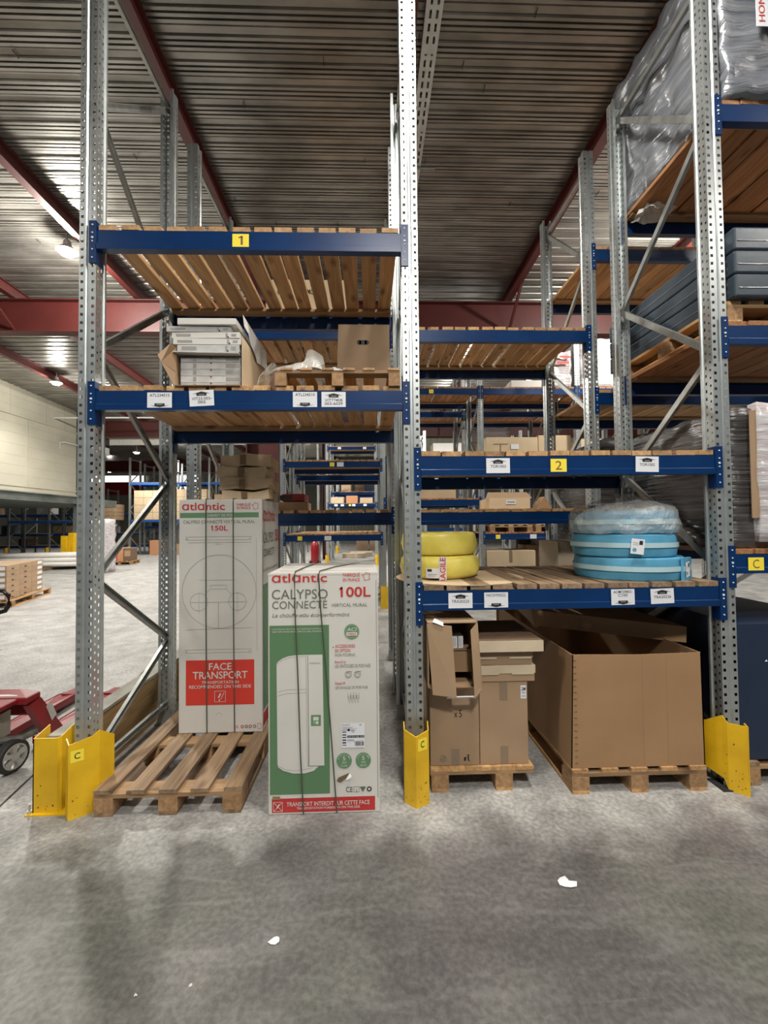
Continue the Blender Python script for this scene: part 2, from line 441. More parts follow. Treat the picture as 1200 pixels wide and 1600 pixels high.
_tc = {}
def text_geo(txt, bold=0.0, shear=0.0, spacing=1.0):
    key = (txt, bold, shear, spacing)
    if key in _tc: return _tc[key]
    cu = bpy.data.curves.new('lettering', 'FONT')
    cu.body = txt; cu.offset = bold*.38; cu.shear = shear; cu.space_character = spacing; cu.resolution_u = 3
    o = bpy.data.objects.new('lettering', cu); COL.objects.link(o)
    dg = bpy.context.evaluated_depsgraph_get()
    me = bpy.data.meshes.new_from_object(o.evaluated_get(dg))
    vs = [v.co.copy() for v in me.vertices]; fs = [tuple(p.vertices) for p in me.polygons]
    for i_, ch in enumerate(txt):
        if ch == '1':      # the built-in face draws 1 as a bare stem: add its flag
            cu.body = txt[:i_+1]
            m2 = bpy.data.meshes.new_from_object(o.evaluated_get(bpy.context.evaluated_depsgraph_get()))
            xr = max(v.co.x for v in m2.vertices)-.035; bpy.data.meshes.remove(m2); b_ = bold*.6; k_ = len(vs)
            vs += [Vector((xr, .682+b_, 0)), Vector((xr-.17, .60+b_, 0)), Vector((xr-.17, .51-b_, 0)), Vector((xr, .59-b_, 0))]; fs.append((k_, k_+1, k_+2, k_+3))
    bpy.data.objects.remove(o); bpy.data.curves.remove(cu); bpy.data.meshes.remove(me)
    if not vs: vs = [Vector((0, 0, 0)), Vector((1, 0, 0)), Vector((1, 1, 0))]
    x0 = min(v.x for v in vs); x1 = max(v.x for v in vs); y0 = min(v.y for v in vs); y1 = max(v.y for v in vs)
    _tc[key] = ([((v.x-x0)/(x1-x0+1e-9), (v.y-y0)/(y1-y0+1e-9)) for v in vs], fs)
    return _tc[key]
def text(mb, txt, x0, x1, z0, z1, m, y=0.0, fr=None, bold=0.0, shear=0.0, spacing=1.0, up=False):
    """lettering fitted to a rectangle on the plane y (front) or on the frame fr(u,v)"""
    vs, fs = text_geo(txt, bold, shear, spacing)
    out = []; mb.seg.append(len(mb.f))
    for u, v in vs:
        if up: u, v = 1-v, u
        a, b = x0+(x1-x0)*u, z0+(z1-z0)*v
        out.append(fr(a, b) if fr else (a, y, b))
    mb.add(out, fs, m)
def rect(mb, x0, x1, z0, z1, m, y=0.0, fr=None):
    F = fr or (lambda a, b: (a, y, b))
    mb.quad(F(x0, z0), F(x1, z0), F(x1, z1), F(x0, z1), m)
def ring(mb, cx, cz, r, t, m, y=0.0, n=40, a0=0, a1=2*PI, fr=None):
    F = fr or (lambda a, b: (a, y, b))
    k = n
    vs = []
    for i in range(k+1):
        a = a0+(a1-a0)*i/k
        vs += [F(cx+(r-t/2)*math.cos(a), cz+(r-t/2)*math.sin(a)), F(cx+(r+t/2)*math.cos(a), cz+(r+t/2)*math.sin(a))]
    mb.add(vs, [(2*i, 2*i+1, 2*i+3, 2*i+2) for i in range(k)], m)
def disc(mb, cx, cz, r, m, y=0.0, n=28, fr=None):
    F = fr or (lambda a, b: (a, y, b))
    mb.poly([F(cx+r*math.cos(2*PI*i/n), cz+r*math.sin(2*PI*i/n)) for i in range(n)], m)
def line(mb, x0, z0, x1, z1, t, m, y=0.0, fr=None):
    F = fr or (lambda a, b: (a, y, b))
    d = math.hypot(x1-x0, z1-z0); nx, nz = -(z1-z0)/d*t/2, (x1-x0)/d*t/2
    mb.quad(F(x0-nx, z0-nz), F(x1-nx, z1-nz), F(x1+nx, z1+nz), F(x0+nx, z0+nz), m)
def frame_rect(mb, x0, x1, z0, z1, t, m, y=0.0, fr=None):
    for a in ((x0, z0, x1, z0), (x1, z0, x1, z1), (x1, z1, x0, z1), (x0, z1, x0, z0)): line(mb, *a, t, m, y, fr)

# ================================================================ the building
floor = MB().quad((-30, -9, 0), (26, -9, 0), (26, 46, 0), (-30, 46, 0), 'floor')
struct(obj('floor', floor))
j = MB()
j.box(-2.43, -2.415, -6, 3, 0.0005, 0.0012, 'black', rz=0.16, c=(-2.38, 0, 0))
struct(obj('trim_1', j))['kind'] = 'structure'

ZR = lambda y: 7.05-0.028*y
def roof_mesh(y0, y1, x0, x1):
    prof = [(0, .018), (.070, .018), (.076, .030), (.086, .0), (.118, .0), (.124, .030), (.136, .030), (.142, .0), (.174, .0), (.180, .030), (.192, .030), (.198, .0), (.230, .0), (.240, .030), (.256, .030)]
    p = 0.262; mb = MB(); vs = []
    n = int((y1-y0)/p)
    for k in range(n):
        for (a, b) in prof:
            y = y0+k*p+a
            vs += [(x0, y, ZR(y)+b), (x1, y, ZR(y)+b)]
    mb.add(vs, [(2*i, 2*i+1, 2*i+3, 2*i+2) for i in range(len(vs)//2-1)], 'deck')
    return mb
roof = roof_mesh(-8, 36, -26, 26)
struct(obj('ceiling', roof))
# solid lid above the sheet so that no sky shows
lid = MB().box(-30, 26, -9, 46, 7.6, 7.7, 'galv_dull')
struct(obj('ceiling_upper', lid))
seams = MB()
for k in range(150):   # lap seams with small clips along the ribs
    y = -2+RND.random()*12; x = RND.uniform(-9, 9)
    kk = round((y+8)/.262); y = -8+kk*.262+.04
    seams.box(x, x+0.006, y-.04, y+.05, ZR(y)-.012, ZR(y)+.002, 'black')
struct(obj('trim_2', seams))

def ibeam(p, q, w, h, tf, m, up=(0, 0, 1)):
    mb = MB(); p = Vector(p); q = Vector(q); u = Vector(up)
    mb.bar(p, q, 0.012, h, m, up=u)
    mb.bar(p+u*(h/2), q+u*(h/2), w, tf, m, up=u); mb.bar(p-u*(h/2), q-u*(h/2), w, tf, m, up=u)
    return mb
n = 3
for k, x in enumerate((-13.4, -10.7, -8.0, -5.33, -2.63, 0.2, 2.92, 5.68, 8.4, 11.1)):
    mb = ibeam((x, -6, ZR(-6)-.12), (x, 36, ZR(36)-.12), 0.13, 0.22, 0.014, 'red')
    struct(obj('trim_%d' % n, mb)); n += 1
for y in (-3.2, 7.0, 17.0, 27.0):
    mb = ibeam((-26, y, ZR(y)-.62), (26, y, ZR(y)-.62), 0.26, 0.70, 0.02, 'red')
    for x in (-8.0, -2.63, 2.92, 8.4):
        mb.bar((x, y, ZR(y)-.95), (x, y-.9, ZR(y)-.30), .05, .05, 'red')
    struct(obj('trim_%d' % n, mb)); n += 1
def column(x0, x1, y, zt, m='red'):
    mb = MB()
    mb.box(x0, x1, y-.006, y+.006, 0, zt, m)
    for x in (x0, x1): mb.box(x-.012, x+.012, y-.15, y+.15, 0, zt, m)
    return mb
c = obj('column', column(-2.94, -2.29, 7.0, 6.2)); tag(struct(c), 'red steel column rising behind the brown carton stack at the end of the rear racks', 'column')
c2 = empty('column'); tag(struct(c2), 'dark red column with a grey downpipe far down the aisle', 'column')
obj('steel_section', column(-2.44, -1.95, 17.5, 5.9, 'red_dark'), c2)
obj('downpipe', MB().tube([(-2.62, 17.3, 0), (-2.62, 17.3, 5.8)], .075, 'galv_dull', 12), c2)

# cable tray under the roof
tr = MB()
def tray_strip(x, wd, y0, y1, z):
    y = y0
    while y < y1:
        e = min(y+.16, y1)
        tr.quad((x, y, z), (x+wd, y, z), (x+wd, e-.03, z), (x, e-.03, z), 'galv')
        y += .16
z0 = 6.88
tr.box(.36, .40, 1.0, 6.6, z0, z0+.003, 'galv'); tr.box(.425, .47, 1.0, 6.6, z0, z0+.003, 'galv'); tr.box(.495, .53, 1.0, 6.6, z0, z0+.003, 'galv')
yy = 1.0
while yy < 6.6:
    long_ = (round((yy-1.0)/.12) % 8 == 0)
    for x in (.40, .47): tr.box(x, x+.025, yy, yy+(.10 if long_ else .045), z0, z0+.003, 'galv')
    yy += .12
for x in (.357, .53): tr.box(x, x+.003, 1.0, 6.6, z0, z0+.06, 'galv')
o = obj('cable_tray', tr, loc=(0, 0, 0), rot=(0, 0, 0)); tag(o, 'perforated galvanised cable tray running back under the roof beside the middle upright', 'cable tray')
obj('hanger_bar', MB().bar((.15, 3.6, 6.87), (.75, 3.6, 6.87), .03, .02, 'galv_dull'), o)

# left wall, upper floor slab and its steel edge
wl = empty('wall_left'); struct(wl)
obj('wall_face', MB().box(-13.1, -12.9, -6, 16.35, 2.92, 7.4, 'cream_wall'), wl)
obj('moulding', MB().box(-12.9, -12.87, -6, 16.35, 3.10, 3.16, 'cream_wall').box(-12.9, -12.86, -6, 16.35, 2.92, 2.99, 'cream_wall'), wl)
co = MB().box(-12.9, -12.85, -6, 16.35, 5.62, 5.66, 'cream_wall').box(-12.9, -12.86, 13.7, 13.74, 3.16, 5.62, 'cream_wall')
co.tube([(-12.86, 15.3, 4.8), (-12.86, 15.3, 5.05), (-12.82, 15.5, 5.12), (-12.82, 16.3, 5.12)], .025, 'white_paint', 6)
obj('conduit', co, wl)
jn = MB()
for zz in (3.5, 3.85, 4.2, 4.6, 5.0, 5.35, 5.95, 6.3): jn.box(-12.9, -12.897, -6, 16.35, zz, zz+.006, 'print_fade')
for yy in (12.9, 14.6, 15.6): jn.box(-12.9, -12.897, yy, yy+.008, 5.66, 7.0, 'print_fade')
obj('mortar_joint', jn, wl)
mz = empty('wall_left_edge_beam'); struct(mz)
e = MB(); e.box(-12.98, -12.88, -6, 16.4, 2.62, 2.92, 'steel_green'); e.box(-13.0, -12.80, -6, 16.4, 2.88, 2.92, 'steel_green').box(-13.0, -12.80, -6, 16.4, 2.60, 2.64, 'steel_green')
obj('edge_beam', e, mz)
obj('upper_floor_slab', MB().box(-26, -13.0, -6, 19.5, 2.58, 2.9, 'steel_green'), mz)
obj('upper_wall_return', MB().box(-26, -13.0, 16.2, 16.35, 2.9, 7.3, 'cream_wall'), mz)
wr = MB().box(-13.05, -12.75, 16.4, 16.7, 0, 6.0, 'steel_green')
o = obj('column', wr); tag(struct(o), 'grey steel post at the far end of the cream wall behind yellow guards', 'column')
for k, (x, y) in enumerate(((-12.95, 16.0), (-16.6, 21.5))):
    pass
# back wall, hall curtain and far panels
bw = empty('wall_back'); struct(bw)
rb = MB()
x = -3.0
while x < 26:
    rb.box(x, x+.22, 33.9, 34.0, 0, 7.0, 'clad_gray'); rb.box(x+.22, x+.30, 33.95, 34.0, 0, 7.0, 'clad_gray'); x += .30
obj('cladding', rb, bw)
struct(obj('wall_far_left', MB().box(-30.1, -30, -9, 46, 0, 8, 'clad_gray')))
wp = MB()
wp.box(-30, -3, 39.0, 39.2, 0, 8.5, 'clad_gray')
obj('far_wall_panel', wp, bw)
wp = MB().box(-27.5, -21.5, 38.8, 38.98, 5.8, 6.5, 'daylight').box(-19.0, -16.6, 38.8, 38.98, 4.5, 7.3, 'daylight')
obj('white_panel', wp, bw)
wp = MB().box(-28, -21.5, 38.75, 38.98, 4.6, 5.8, 'jack_red').box(-15.3, -13.2, 38.75, 38.98, 6.6, 7.5, 'jack_red')
obj('red_panel', wp, bw)
cl = MB(); x = -26
while x < -3.2:
    cl.box(x, x+.26, 17.2, 17.24, 5.30, 5.86, 'clad_white'); cl.box(x+.26, x+.32, 17.22, 17.24, 5.30, 5.86, 'clad_white'); x += .32
x = -2.2
while x < 25:
    cl.box(x, x+.24, 17.2, 17.24, 4.75, 5.80, 'clad_gray'); cl.box(x+.24, x+.30, 17.22, 17.24, 4.75, 5.80, 'clad_gray'); x += .30
struct(obj('wall_curtain_strip', cl))
struct(obj('trim_30', MB().tube([(-26, 15.0, 6.0), (-3, 15.0, 6.0)], .03, 'white_paint', 6).tube([(-26, 27.0, 5.2), (-3, 27, 5.2)], .05, 'galv_dull', 6)))
# air heater at the wall end
ac = empty('air_heater', (-11.75, 16.2, 4.70)); tag(ac, 'black louvred air heater hung beside the end of the cream wall', 'heater')
a = MB().box(-.28, .22, -.2, .2, .30, .72, 'black_gloss'); obj('case', a, ac)
a = MB()
for k in range(4): a.box(-.26, .30, -.28, -.2, .02+.07*k, .05+.07*k, 'white_paint')
a.box(-.28, .22, -.2, .2, 0, .30, 'board_gray'); obj('louvre', a, ac)
obj('bracket', MB().tube([(0, 0, .7), (0, 0, 1.86)], .02, 'galv_dull', 6), ac)

# ---------------------------------------------------------------- lamps
def lamp(i, x, y, z, watts, up):
    e = empty('high_bay_lamp', (x, y, z))
    lab = {0: 'glowing high-bay lamp under the roof above the left aisle, nearest in view', 1: 'glowing high-bay lamp above the cream wall, farther back',
           2: 'small round lamp far back under the dark roof beyond the wall'}.get(i)
    vis = i < 3
    tag(e, lab or 'assumed high-bay lamp out of sight lighting the aisles', 'lamp', None if vis else 'lamps lighting the aisles from outside the view')
    rr = .17
    h = MB().lathe([(.04, .20), (.06, .18), (.07, .10), (rr*.75, .05), (rr, 0), (rr-.01, 0), (.06, .08)], 'alu', 20)
    obj('housing', h, e)
    g = MB().lathe([(.02, -.075), (.10, -.06), (rr*.86, .004), (rr*.86, .01)], 'glow' if i == 0 else 'glow_far', 20)
    obj('lamp_glass', g, e)
    obj('suspension', MB().tube([(0, 0, .19), (0, 0, .34 if z < 3 else max(.20, ZR(y)-z-.03))], .012, 'galv_dull', 6), e)
    d = bpy.data.lights.new('bulb', 'SPOT'); d.energy = watts; d.spot_size = math.radians(150); d.spot_blend = .6
    d.color = (1, .955, .88); d.shadow_soft_size = .30
    o = bpy.data.objects.new('bulb', d); COL.objects.link(o); o.parent = e; o.location = (0, 0, -.11)
    if up:
        d = bpy.data.lights.new('glow', 'POINT'); d.energy = up; d.color = (1, .96, .88); d.shadow_soft_size = .12
        o = bpy.data.objects.new('glow', d); COL.objects.link(o); o.parent = e; o.location = (0, 0, -.17)
for i, a in enumerate(LAMPS): lamp(i, *a)

# ================================================================ racks
HP = 5.33      # post height
def post_mesh(h, dull=False):
    g = 'galv_dull' if dull else 'galv'
    mb = MB(); rows = int(h/.05)-1
    mb.holed((-.05, 0), (-.012, 0), 0, g, rows, .05, .045, .017, .018, h, off=-.002)
    mb.holed((.012, 0), (.05, 0), 0, g, rows, .05, .045, .017, .018, h, off=.002)
    def st(a, b): mb.quad((*a, 0), (*b, 0), (*b, h), (*a, h), g)
    st((-.012, 0), (-.006, .007)); st((-.006, .007), (.006, .007)); st((.006, .007), (.012, 0))
    for s in (-1, 1):
        mb.holed((s*.05, 0), (s*.05, .038), 0, g, rows, .05, .02, .012, .014, h)
        st((s*.05, .038), (s*.043, .046))
        mb.holed((s*.043, .046), (s*.043, .080), 0, g, rows, .05, .045, .012, .02, h)
        st((s*.043, .080), (s*.052, .086)); st((s*.052, .086), (s*.052, .100)); st((s*.052, .100), (s*.030, .100))
    return mb.mesh('upright_post')
POST = post_mesh(HP)
def foot_mesh():
    mb = MB().box(-.075, .075, -.03, .12, 0, .006, 'galv_dull').box(-.056, .056, .102, .108, 0, .12, 'galv_dull')
    for s in (-1, 1): mb.lathe([(.009, 0), (.009, .022)], 'galv', 6, (s*.063, -.012, .005))
    return mb.mesh('foot_plate')
FOOT = foot_mesh()
# brace nodes of a side frame: height on the front post, height on the rear post
ZIG = [('f', .22), ('r', .69), ('f', 1.30), ('r', 1.99), ('f', 2.70), ('r', 3.44), ('f', 4.24), ('r', 5.17), ('f', 5.17)]
def brace_meshes(depth):
    out = []
    for (a, za), (b, zb) in zip(ZIG, ZIG[1:]):
        ya = .06 if a == 'f' else depth-.06; yb = .06 if b == 'f' else depth-.06
        out.append(MB().channel((0, ya, za), (0, yb, zb), .042, .024, 'galv_dull', (1, 0, 0)).mesh('brace'))
    out.append(MB().channel((0, .06, .17), (0, depth-.06, .17), .042, .024, 'galv_dull', (1, 0, 0)).mesh('brace'))
    # the last-but-one node also carries a strut to the front post
    return out
BR = brace_meshes(1.10)
BH = .118
def conn_mesh(s):
    """end connector, s=+1 sits on the post to the left of the beam end, -1 to the right"""
    mb = MB()
    # front flange over the post face, side plate along the beam end
    mb.box(min(0, -s*.040), max(0, -s*.040), -.006, -.001, -.205, .055, 'blue')
    mb.box(min(0, s*.004), max(0, s*.004), -.006, .062, -.205, .055, 'blue')
    for z, r in ((.028, .0048), (-.02, .0048), (-.05, .0075), (-.072, .0048), (-.122, .0048), (-.172, .0048)):
        mb.lathe([(r, 0), (r*.8, -.004)], 'white_tag', 8, (-s*.018, -.0062, z), axis='Y')
    return mb.mesh('end_connector')
CONN = {1: conn_mesh(1), -1: conn_mesh(-1)}
_bm = {}
def beam_mesh(Lb):
    k = round(Lb, 3)
    if k not in _bm:
        prof = [(0, 0), (0, -.078), (-.006, -.083), (-.006, -BH), (.045, -BH), (.045, -.03), (.028, 0)]
        mb = MB(); mb.prism([(0, y, z) for y, z in prof], (Lb, 0, 0), 'blue')
        _bm[k] = mb.mesh('load_beam')
    return _bm[k]
def sticker(beam, x, kind, lines=None, rot=0, w_=.146, h_=.092, top=.0, lift=.0068):
    """paper location label on the beam; arrow up or down, or yellow number"""
    mb = MB(); y = -lift
    if kind == 'yellow':
        rect(mb, -.05, .05, -.04, .04, 'yellow_tag', 0)
        text(mb, lines[0], -.013 if lines[0] == '1' else -.02, .013 if lines[0] == '1' else .02, -.027, .027, 'card_dark', -.0006)
    elif kind == 'mini':
        rect(mb, -w_/2, w_/2, -h_/2, h_/2, lines, 0)
    else:
        rect(mb, -w_/2, w_/2, -h_/2, h_/2, 'white_tag', 0)
        s = 1 if kind == 'up' else -1
        base = h_/2-.008 if s > 0 else -h_/2+.022
        # arrow: low wide gable over a dark tab
        if s > 0:
            mb.poly([(-.055, -.0006, base-.014), (0, -.0006, base), (.055, -.0006, base-.014), (.03, -.0006, base-.012), (.03, -.0006, base-.026), (-.03, -.0006, base-.026), (-.03, -.0006, base-.012)], 'black')
            line(mb, -.017, base-.019, .017, base-.019, .004, 'print_fade', -.0012)
            ty = h_/2-.042
        else:
            mb.poly([(-.055, -.0006, base-.008), (-.03, -.0006, base-.010), (-.03, -.0006, base+.004), (.03, -.0006, base+.004), (.03, -.0006, base-.010), (.055, -.0006, base-.008), (0, -.0006, base-.019)], 'black')
            line(mb, -.017, base-.003, .017, base-.003, .004, 'print_fade', -.0012)
            ty = h_/2-.008
        for i, t in enumerate(lines or []):
            wd = min(.118, .0125*len(t)+.008)
            text(mb, t, -wd/2, wd/2, ty-.017-.021*i, ty-.0-.021*i, 'black', -.0006, bold=.012)
    for i_, v in enumerate(mb.v): mb.v[i_] = v
    nm = 'number_sticker' if kind == 'yellow' else 'label_sticker'
    return obj(nm, mb, beam, (x, y, -BH/2+top), (0, rot, 0))

def rack(name_label, Y, posts, levels, depth=1.10, H=HP, group=None, frames=None):
    """levels: per bay list of (z_top, [(x, kind, lines, rot)])"""
    R = empty('pallet_rack', (posts[0], Y, 0)); tag(R, name_label, 'rack', group)
    x0 = posts[0]
    for i, px in enumerate(posts):
        for yy, rz in ((0, 0), (depth, PI)):
            p = link('upright_post', POST, R, (px-x0, yy, 0), (0, 0, rz)); link('foot_plate', FOOT, p)
        for b in BR: link('brace', b, R, (px-x0, 0, 0))
    for i in range(len(posts)-1):
        if i >= len(levels): break
        xa, xb = posts[i]+.05, posts[i+1]-.05
        for lv in levels[i]:
            z, st = lv[0], lv[1]
            for yy, flip in ((-.002, 0), (depth+.002, 1)):
                if flip: loc = (xb-x0, yy, z); rot = (0, 0, PI)
                else: loc = (xa-x0, yy, z); rot = (0, 0, 0)
                b = link('load_beam', beam_mesh(xb-xa), R, loc, rot)
                link('end_connector', CONN[1], b, (0, 0, 0)); link('end_connector', CONN[-1], b, (xb-xa, 0, 0))
                if not flip:
                    for s in st: sticker(b, s[0]-xa, *s[1:])
    return R

PLANK = {}
def plank_mesh(wd, ln, th, m):
    k = (wd, ln, th, m)
    if k not in PLANK:
        PLANK[k] = MB().box(-wd/2, wd/2, -.005, ln, 0, th, m).mesh('plank')
    return PLANK[k]
def deck(label, xa, xb, Y, z, n=14, m='plank', wd=.102, depth=1.1, seed=0, jitter=.008, merge=False, group=None):
    """boards laid front to back over the beams with two cross battens"""
    R = random.Random(seed+int(z*100)+int(xa*10))
    D = empty('board_deck', ((xa+xb)/2, Y, z+.0005)); tag(D, label, 'shelf deck', group)
    L_ = depth-.010; W = (xb-xa)
    if merge:
        mb = MB()
        for i in range(n):
            x = -W/2+(i+.5)*W/n
            mb.box(x-wd/2, x+wd/2, .006, L_, 0, .022, m)
        s = obj('plank', mb, D); s['kind'] = 'stuff'
    else:
        for i in range(n):
            x = -W/2+(i+.5)*W/n+R.uniform(-jitter, jitter)
            p = link('plank', plank_mesh(wd, L_, .030, m), D, (x, .006+R.uniform(-.004, .006), R.uniform(0, .004)), (0, 0, R.uniform(-.006, .006)))
    for yb in (.055, depth-.155):
        link('batten', BAT(W, m), D, (0, yb, -.022))
    return D
_bt = {}
def BAT(W, m):
    k = (round(W, 3), m)
    if k not in _bt: _bt[k] = MB().box(-W/2+.02, W/2-.02, 0, .095, 0, .0215, 'plank_x').mesh('batten')
    return _bt[k]

XP = [-1.95, 0, 1.95, 3.9]
Za = {'A0': (3.412, 2.432), 'A1': (2.026, 1.208), 'A2': (4.281, 2.846, 1.405)}
rackA = rack('front blue and galvanised pallet rack, the row facing the viewer', 0, XP, [
    [(3.412, [(-1.033, 'yellow', ['1'], 0)]),
     (2.432, [(-1.515, 'down', ['ATL234515'], 0, .146, .092, .0), (-1.266, 'up', ['VIT23-003-', '002'], -.05, .146, .096, .012),
              (-.648, 'down', ['ATL234510'], 0, .146, .092, .003), (-.475, 'up', ['VIT7740B', '003-6039'], 0, .146, .092, .003)])],
    [(2.026, [(.526, 'up', ['TOR1003'], 0), (.902, 'yellow', ['2'], 0), (1.458, 'up', ['TOR1002'], .02, .146, .096, .004)]),
     (1.208, [(.282, 'up', ['TRA20225'], 0), (.500, 'down', ['NIC0705022'], 0), (1.284, 'down', ['ACM729803-', 'C100'], -.01, .146, .096, .006), (1.531, 'up', ['TRA20226'], -.03, .146, .092, .008)])],
    [(4.281, []), (2.846, []), (1.405, [(2.131, 'yellow', ['C'], 0)])]])
XL, XM, XR = (-1.9, -.05), (.05, 1.9), (2.0, 3.85)
deck('slatted board deck on the topmost beam marked 1, left bay of front rack', *XL, 0, 3.412, seed=3)
deck('slatted board deck under the opened carton stack, left bay of front rack', *XL, 0, 2.432, seed=4)
deck('bare board deck on the beam marked 2, middle bay of front rack', *XM, 0, 2.026, seed=5, wd=.118)
deck('board deck under the yellow and blue coils, middle bay of front rack', *XM, 0, 1.208, n=13, seed=6, wd=.122, m='plank_dull')
deck('tight board deck under the grey wrapped bale, right bay of front rack', *XR, 0, 4.281, seed=7, wd=.122, m='plank_red')
deck('tight board deck under the slate grey cases, right bay of front rack', *XR, 0, 2.846, seed=8, wd=.122, m='plank_red')
deck('board deck under the black wrapped load, right bay of front rack', *XR, 0, 1.405, seed=9, wd=.122, m='plank_red')

rackB = rack('second blue and galvanised pallet rack standing back to back with the front one', 1.53, XP, [
    [(3.53, []), (1.725, [])], [(3.506, []), (1.72, [])], [(4.327, []), (2.885, [])]])
deck('slatted board deck high in second rack, left bay, under an upside-down carton', *XL, 1.53, 3.53, seed=11)
deck('board deck of second rack left bay holding the red crate', *XL, 1.53, 1.725, seed=12)
deck('slatted board deck high in second rack, bay behind the middle of the front rack', *XM, 1.53, 3.506, seed=13, wd=.106)
deck('board deck of second rack middle bay holding the tan labelled carton', *XM, 1.53, 1.72, seed=14)
deck('tight board deck of second rack right bay, upper level', *XR, 1.53, 4.327, seed=15, wd=.124)
deck('tight board deck of second rack right bay, lower level', *XR, 1.53, 2.885, seed=16, wd=.124)

XC = [-1.95, 0, 1.95, 3.9, 5.85]
mini = lambda x, z=0: (x, 'mini', 'white_tag', 0, .13, .085)
miny = lambda x: (x, 'mini', 'yellow_tag', 0, .09, .08)
rackC = rack('third pallet rack across the rear aisle with yellow post guards', 5.8, XC, [
    [(2.844, [miny(-.99), mini(-.83)]), (1.41, [miny(-1.62), mini(-1.08)])],
    [(4.28, [miny(.97)]), (2.076, [mini(.43)])],
    [(4.28, []), (2.64, []), (1.40, [miny(2.25), mini(2.95)])],
    [(4.28, []), (2.64, []), (1.40, [mini(4.2)])]])
k = 0
nm = ['first', 'second', 'third', 'fourth']
for b, lv in enumerate([(2.844, 1.41), (4.28, 2.076), (4.28, 2.64, 1.40), (4.28, 2.64, 1.40)]):
    for q, z in enumerate(lv):
        deck('board deck of third rack row, %s bay from left, %s level down' % (nm[b], ['top', 'second', 'third'][q]),
             XC[b]+.05, XC[b+1]-.05, 5.8, z, seed=20+k, wd=.118, m='plank_red' if b else 'plank'); k += 1
rackC2 = rack('fourth pallet rack back to back behind the rear-aisle rack', 7.3, XC, [[(2.74, []), (1.42, [])], [(4.2, [])], [(4.2, []), (2.6, [])], [(4.2, []), (2.6, []), (1.4, [])]])
for b, lv in enumerate([(2.74, 1.42), (4.2,), (4.2, 2.6), (4.2, 2.6, 1.4)]):
    for q, z in enumerate(lv):
        deck('board deck of fourth rack row, %s bay from left, %s level down' % (nm[b], ['top', 'second', 'third'][q]),
             XC[b]+.05, XC[b+1]-.05, 7.3, z, seed=40+k, wd=.118, merge=True, m='plank_red' if b else 'plank'); k += 1
rackD = rack('distant fifth pallet rack seen through the gap above the 100L carton', 14.5, XC, [[(4.70, [mini(-1.45), mini(-.45)]), (2.43, [mini(-1.6), mini(-1.35), miny(-1.05), mini(-.9), mini(-.45)])], [(2.43, []), (4.2, [])], [(2.43, []), (4.2, [])], [(2.43, []), (4.2, [])]])
rackD2 = rack('distant sixth pallet rack behind the fifth', 16.0, XC, [[(4.02, []), (3.0, []), (1.95, [])], [(2.9, []), (1.4, [])], [(2.9, []), (1.4, [])], [(2.9, [])]])
rackE = rack('farthest pallet rack in line with the aisle gap', 21.7, [-2.1, .1, 2.3, 4.5], [[(3.2, []), (1.85, [mini(-1.0)])], [(3.2, []), (1.6, [])], [(3.2, [])]])
for Y, z, b, t in ((14.5, 4.70, 0, 'top level'), (14.5, 2.43, 0, 'middle level'), (16.0, 4.02, 0, 'upper level behind'), (16.0, 3.0, 0, 'middle level behind'), (16.0, 1.95, 0, 'low level behind')):
    deck('distant board deck seen above the 100L carton, %s of the far racks' % t, XC[0]+.05, XC[1]-.05, Y, z, merge=True, wd=.118, seed=70)

# rack rows beyond the open floor on the left
def bay_row(label, Y, x0, nb, pitch, zs, Hp, seed, m='galv'):
    R = empty('pallet_rack', (x0, Y, 0)); tag(R, label, 'rack')
    for i in range(nb+1):
        for yy in (0, 1.1):
            mb = MB().box(-.05, .05, -.04, .04, 0, Hp, m).box(-.09, .09, -.08, .08, 0, .02, m)
            obj('upright_post', mb, R, (i*pitch, yy, 0))
        zz = .3; s = 0
        while zz+.8 < Hp:
            a = (i*pitch, 0 if s % 2 else 1.1, zz); b = (i*pitch, 1.1 if s % 2 else 0, zz+.75)
            obj('brace', MB().bar(a, b, .05, .04, m), R); zz += .75; s += 1
        obj('brace', MB().bar((i*pitch, 0, Hp-.1), (i*pitch, 1.1, Hp-.1), .05, .04, m), R)
    for i in range(nb):
        for z in zs:
            for yy in (-.04, 1.14):
                obj('load_beam', MB().box(.05, pitch-.05, -.02, .02, -.12, 0, 'blue_far').box(.05, .075, -.03, -.02, -.2, .05, 'blue_far').box(pitch-.075, pitch-.05, -.03, -.02, -.2, .05, 'blue_far'), R, (i*pitch, yy, z))
            mb = MB()
            for k in range(15): mb.box(.08+k*(pitch-.16)/15, .08+(k+.85)*(pitch-.16)/15, -.05, 1.15, 0, .022, 'plank_dull')
            o = obj('plank', mb, R, (i*pitch, 0, z)); o['kind'] = 'stuff'
    return R
bay_row('pallet rack far across the open floor with white uprights above blue beams', 22.0, -13.7, 3, 2.2, (1.97, 4.05), 5.48, 1)
bay_row('pallet rack row right behind the far one across the open floor', 23.6, -13.7, 3, 2.2, (1.6, 3.4), 5.35, 2)
bay_row('dark pallet rack beneath the upper floor with yellow foot guards', 22.0, -20.3, 2, 2.2, (1.97,), 2.55 if 0 else 4.0, 3, 'galv_dull')
bay_row('dark pallet rack deeper beneath the upper floor', 25.0, -24.5, 4, 2.6, (1.2, 2.4, 0.45), 4.0, 4, 'galv_dull')

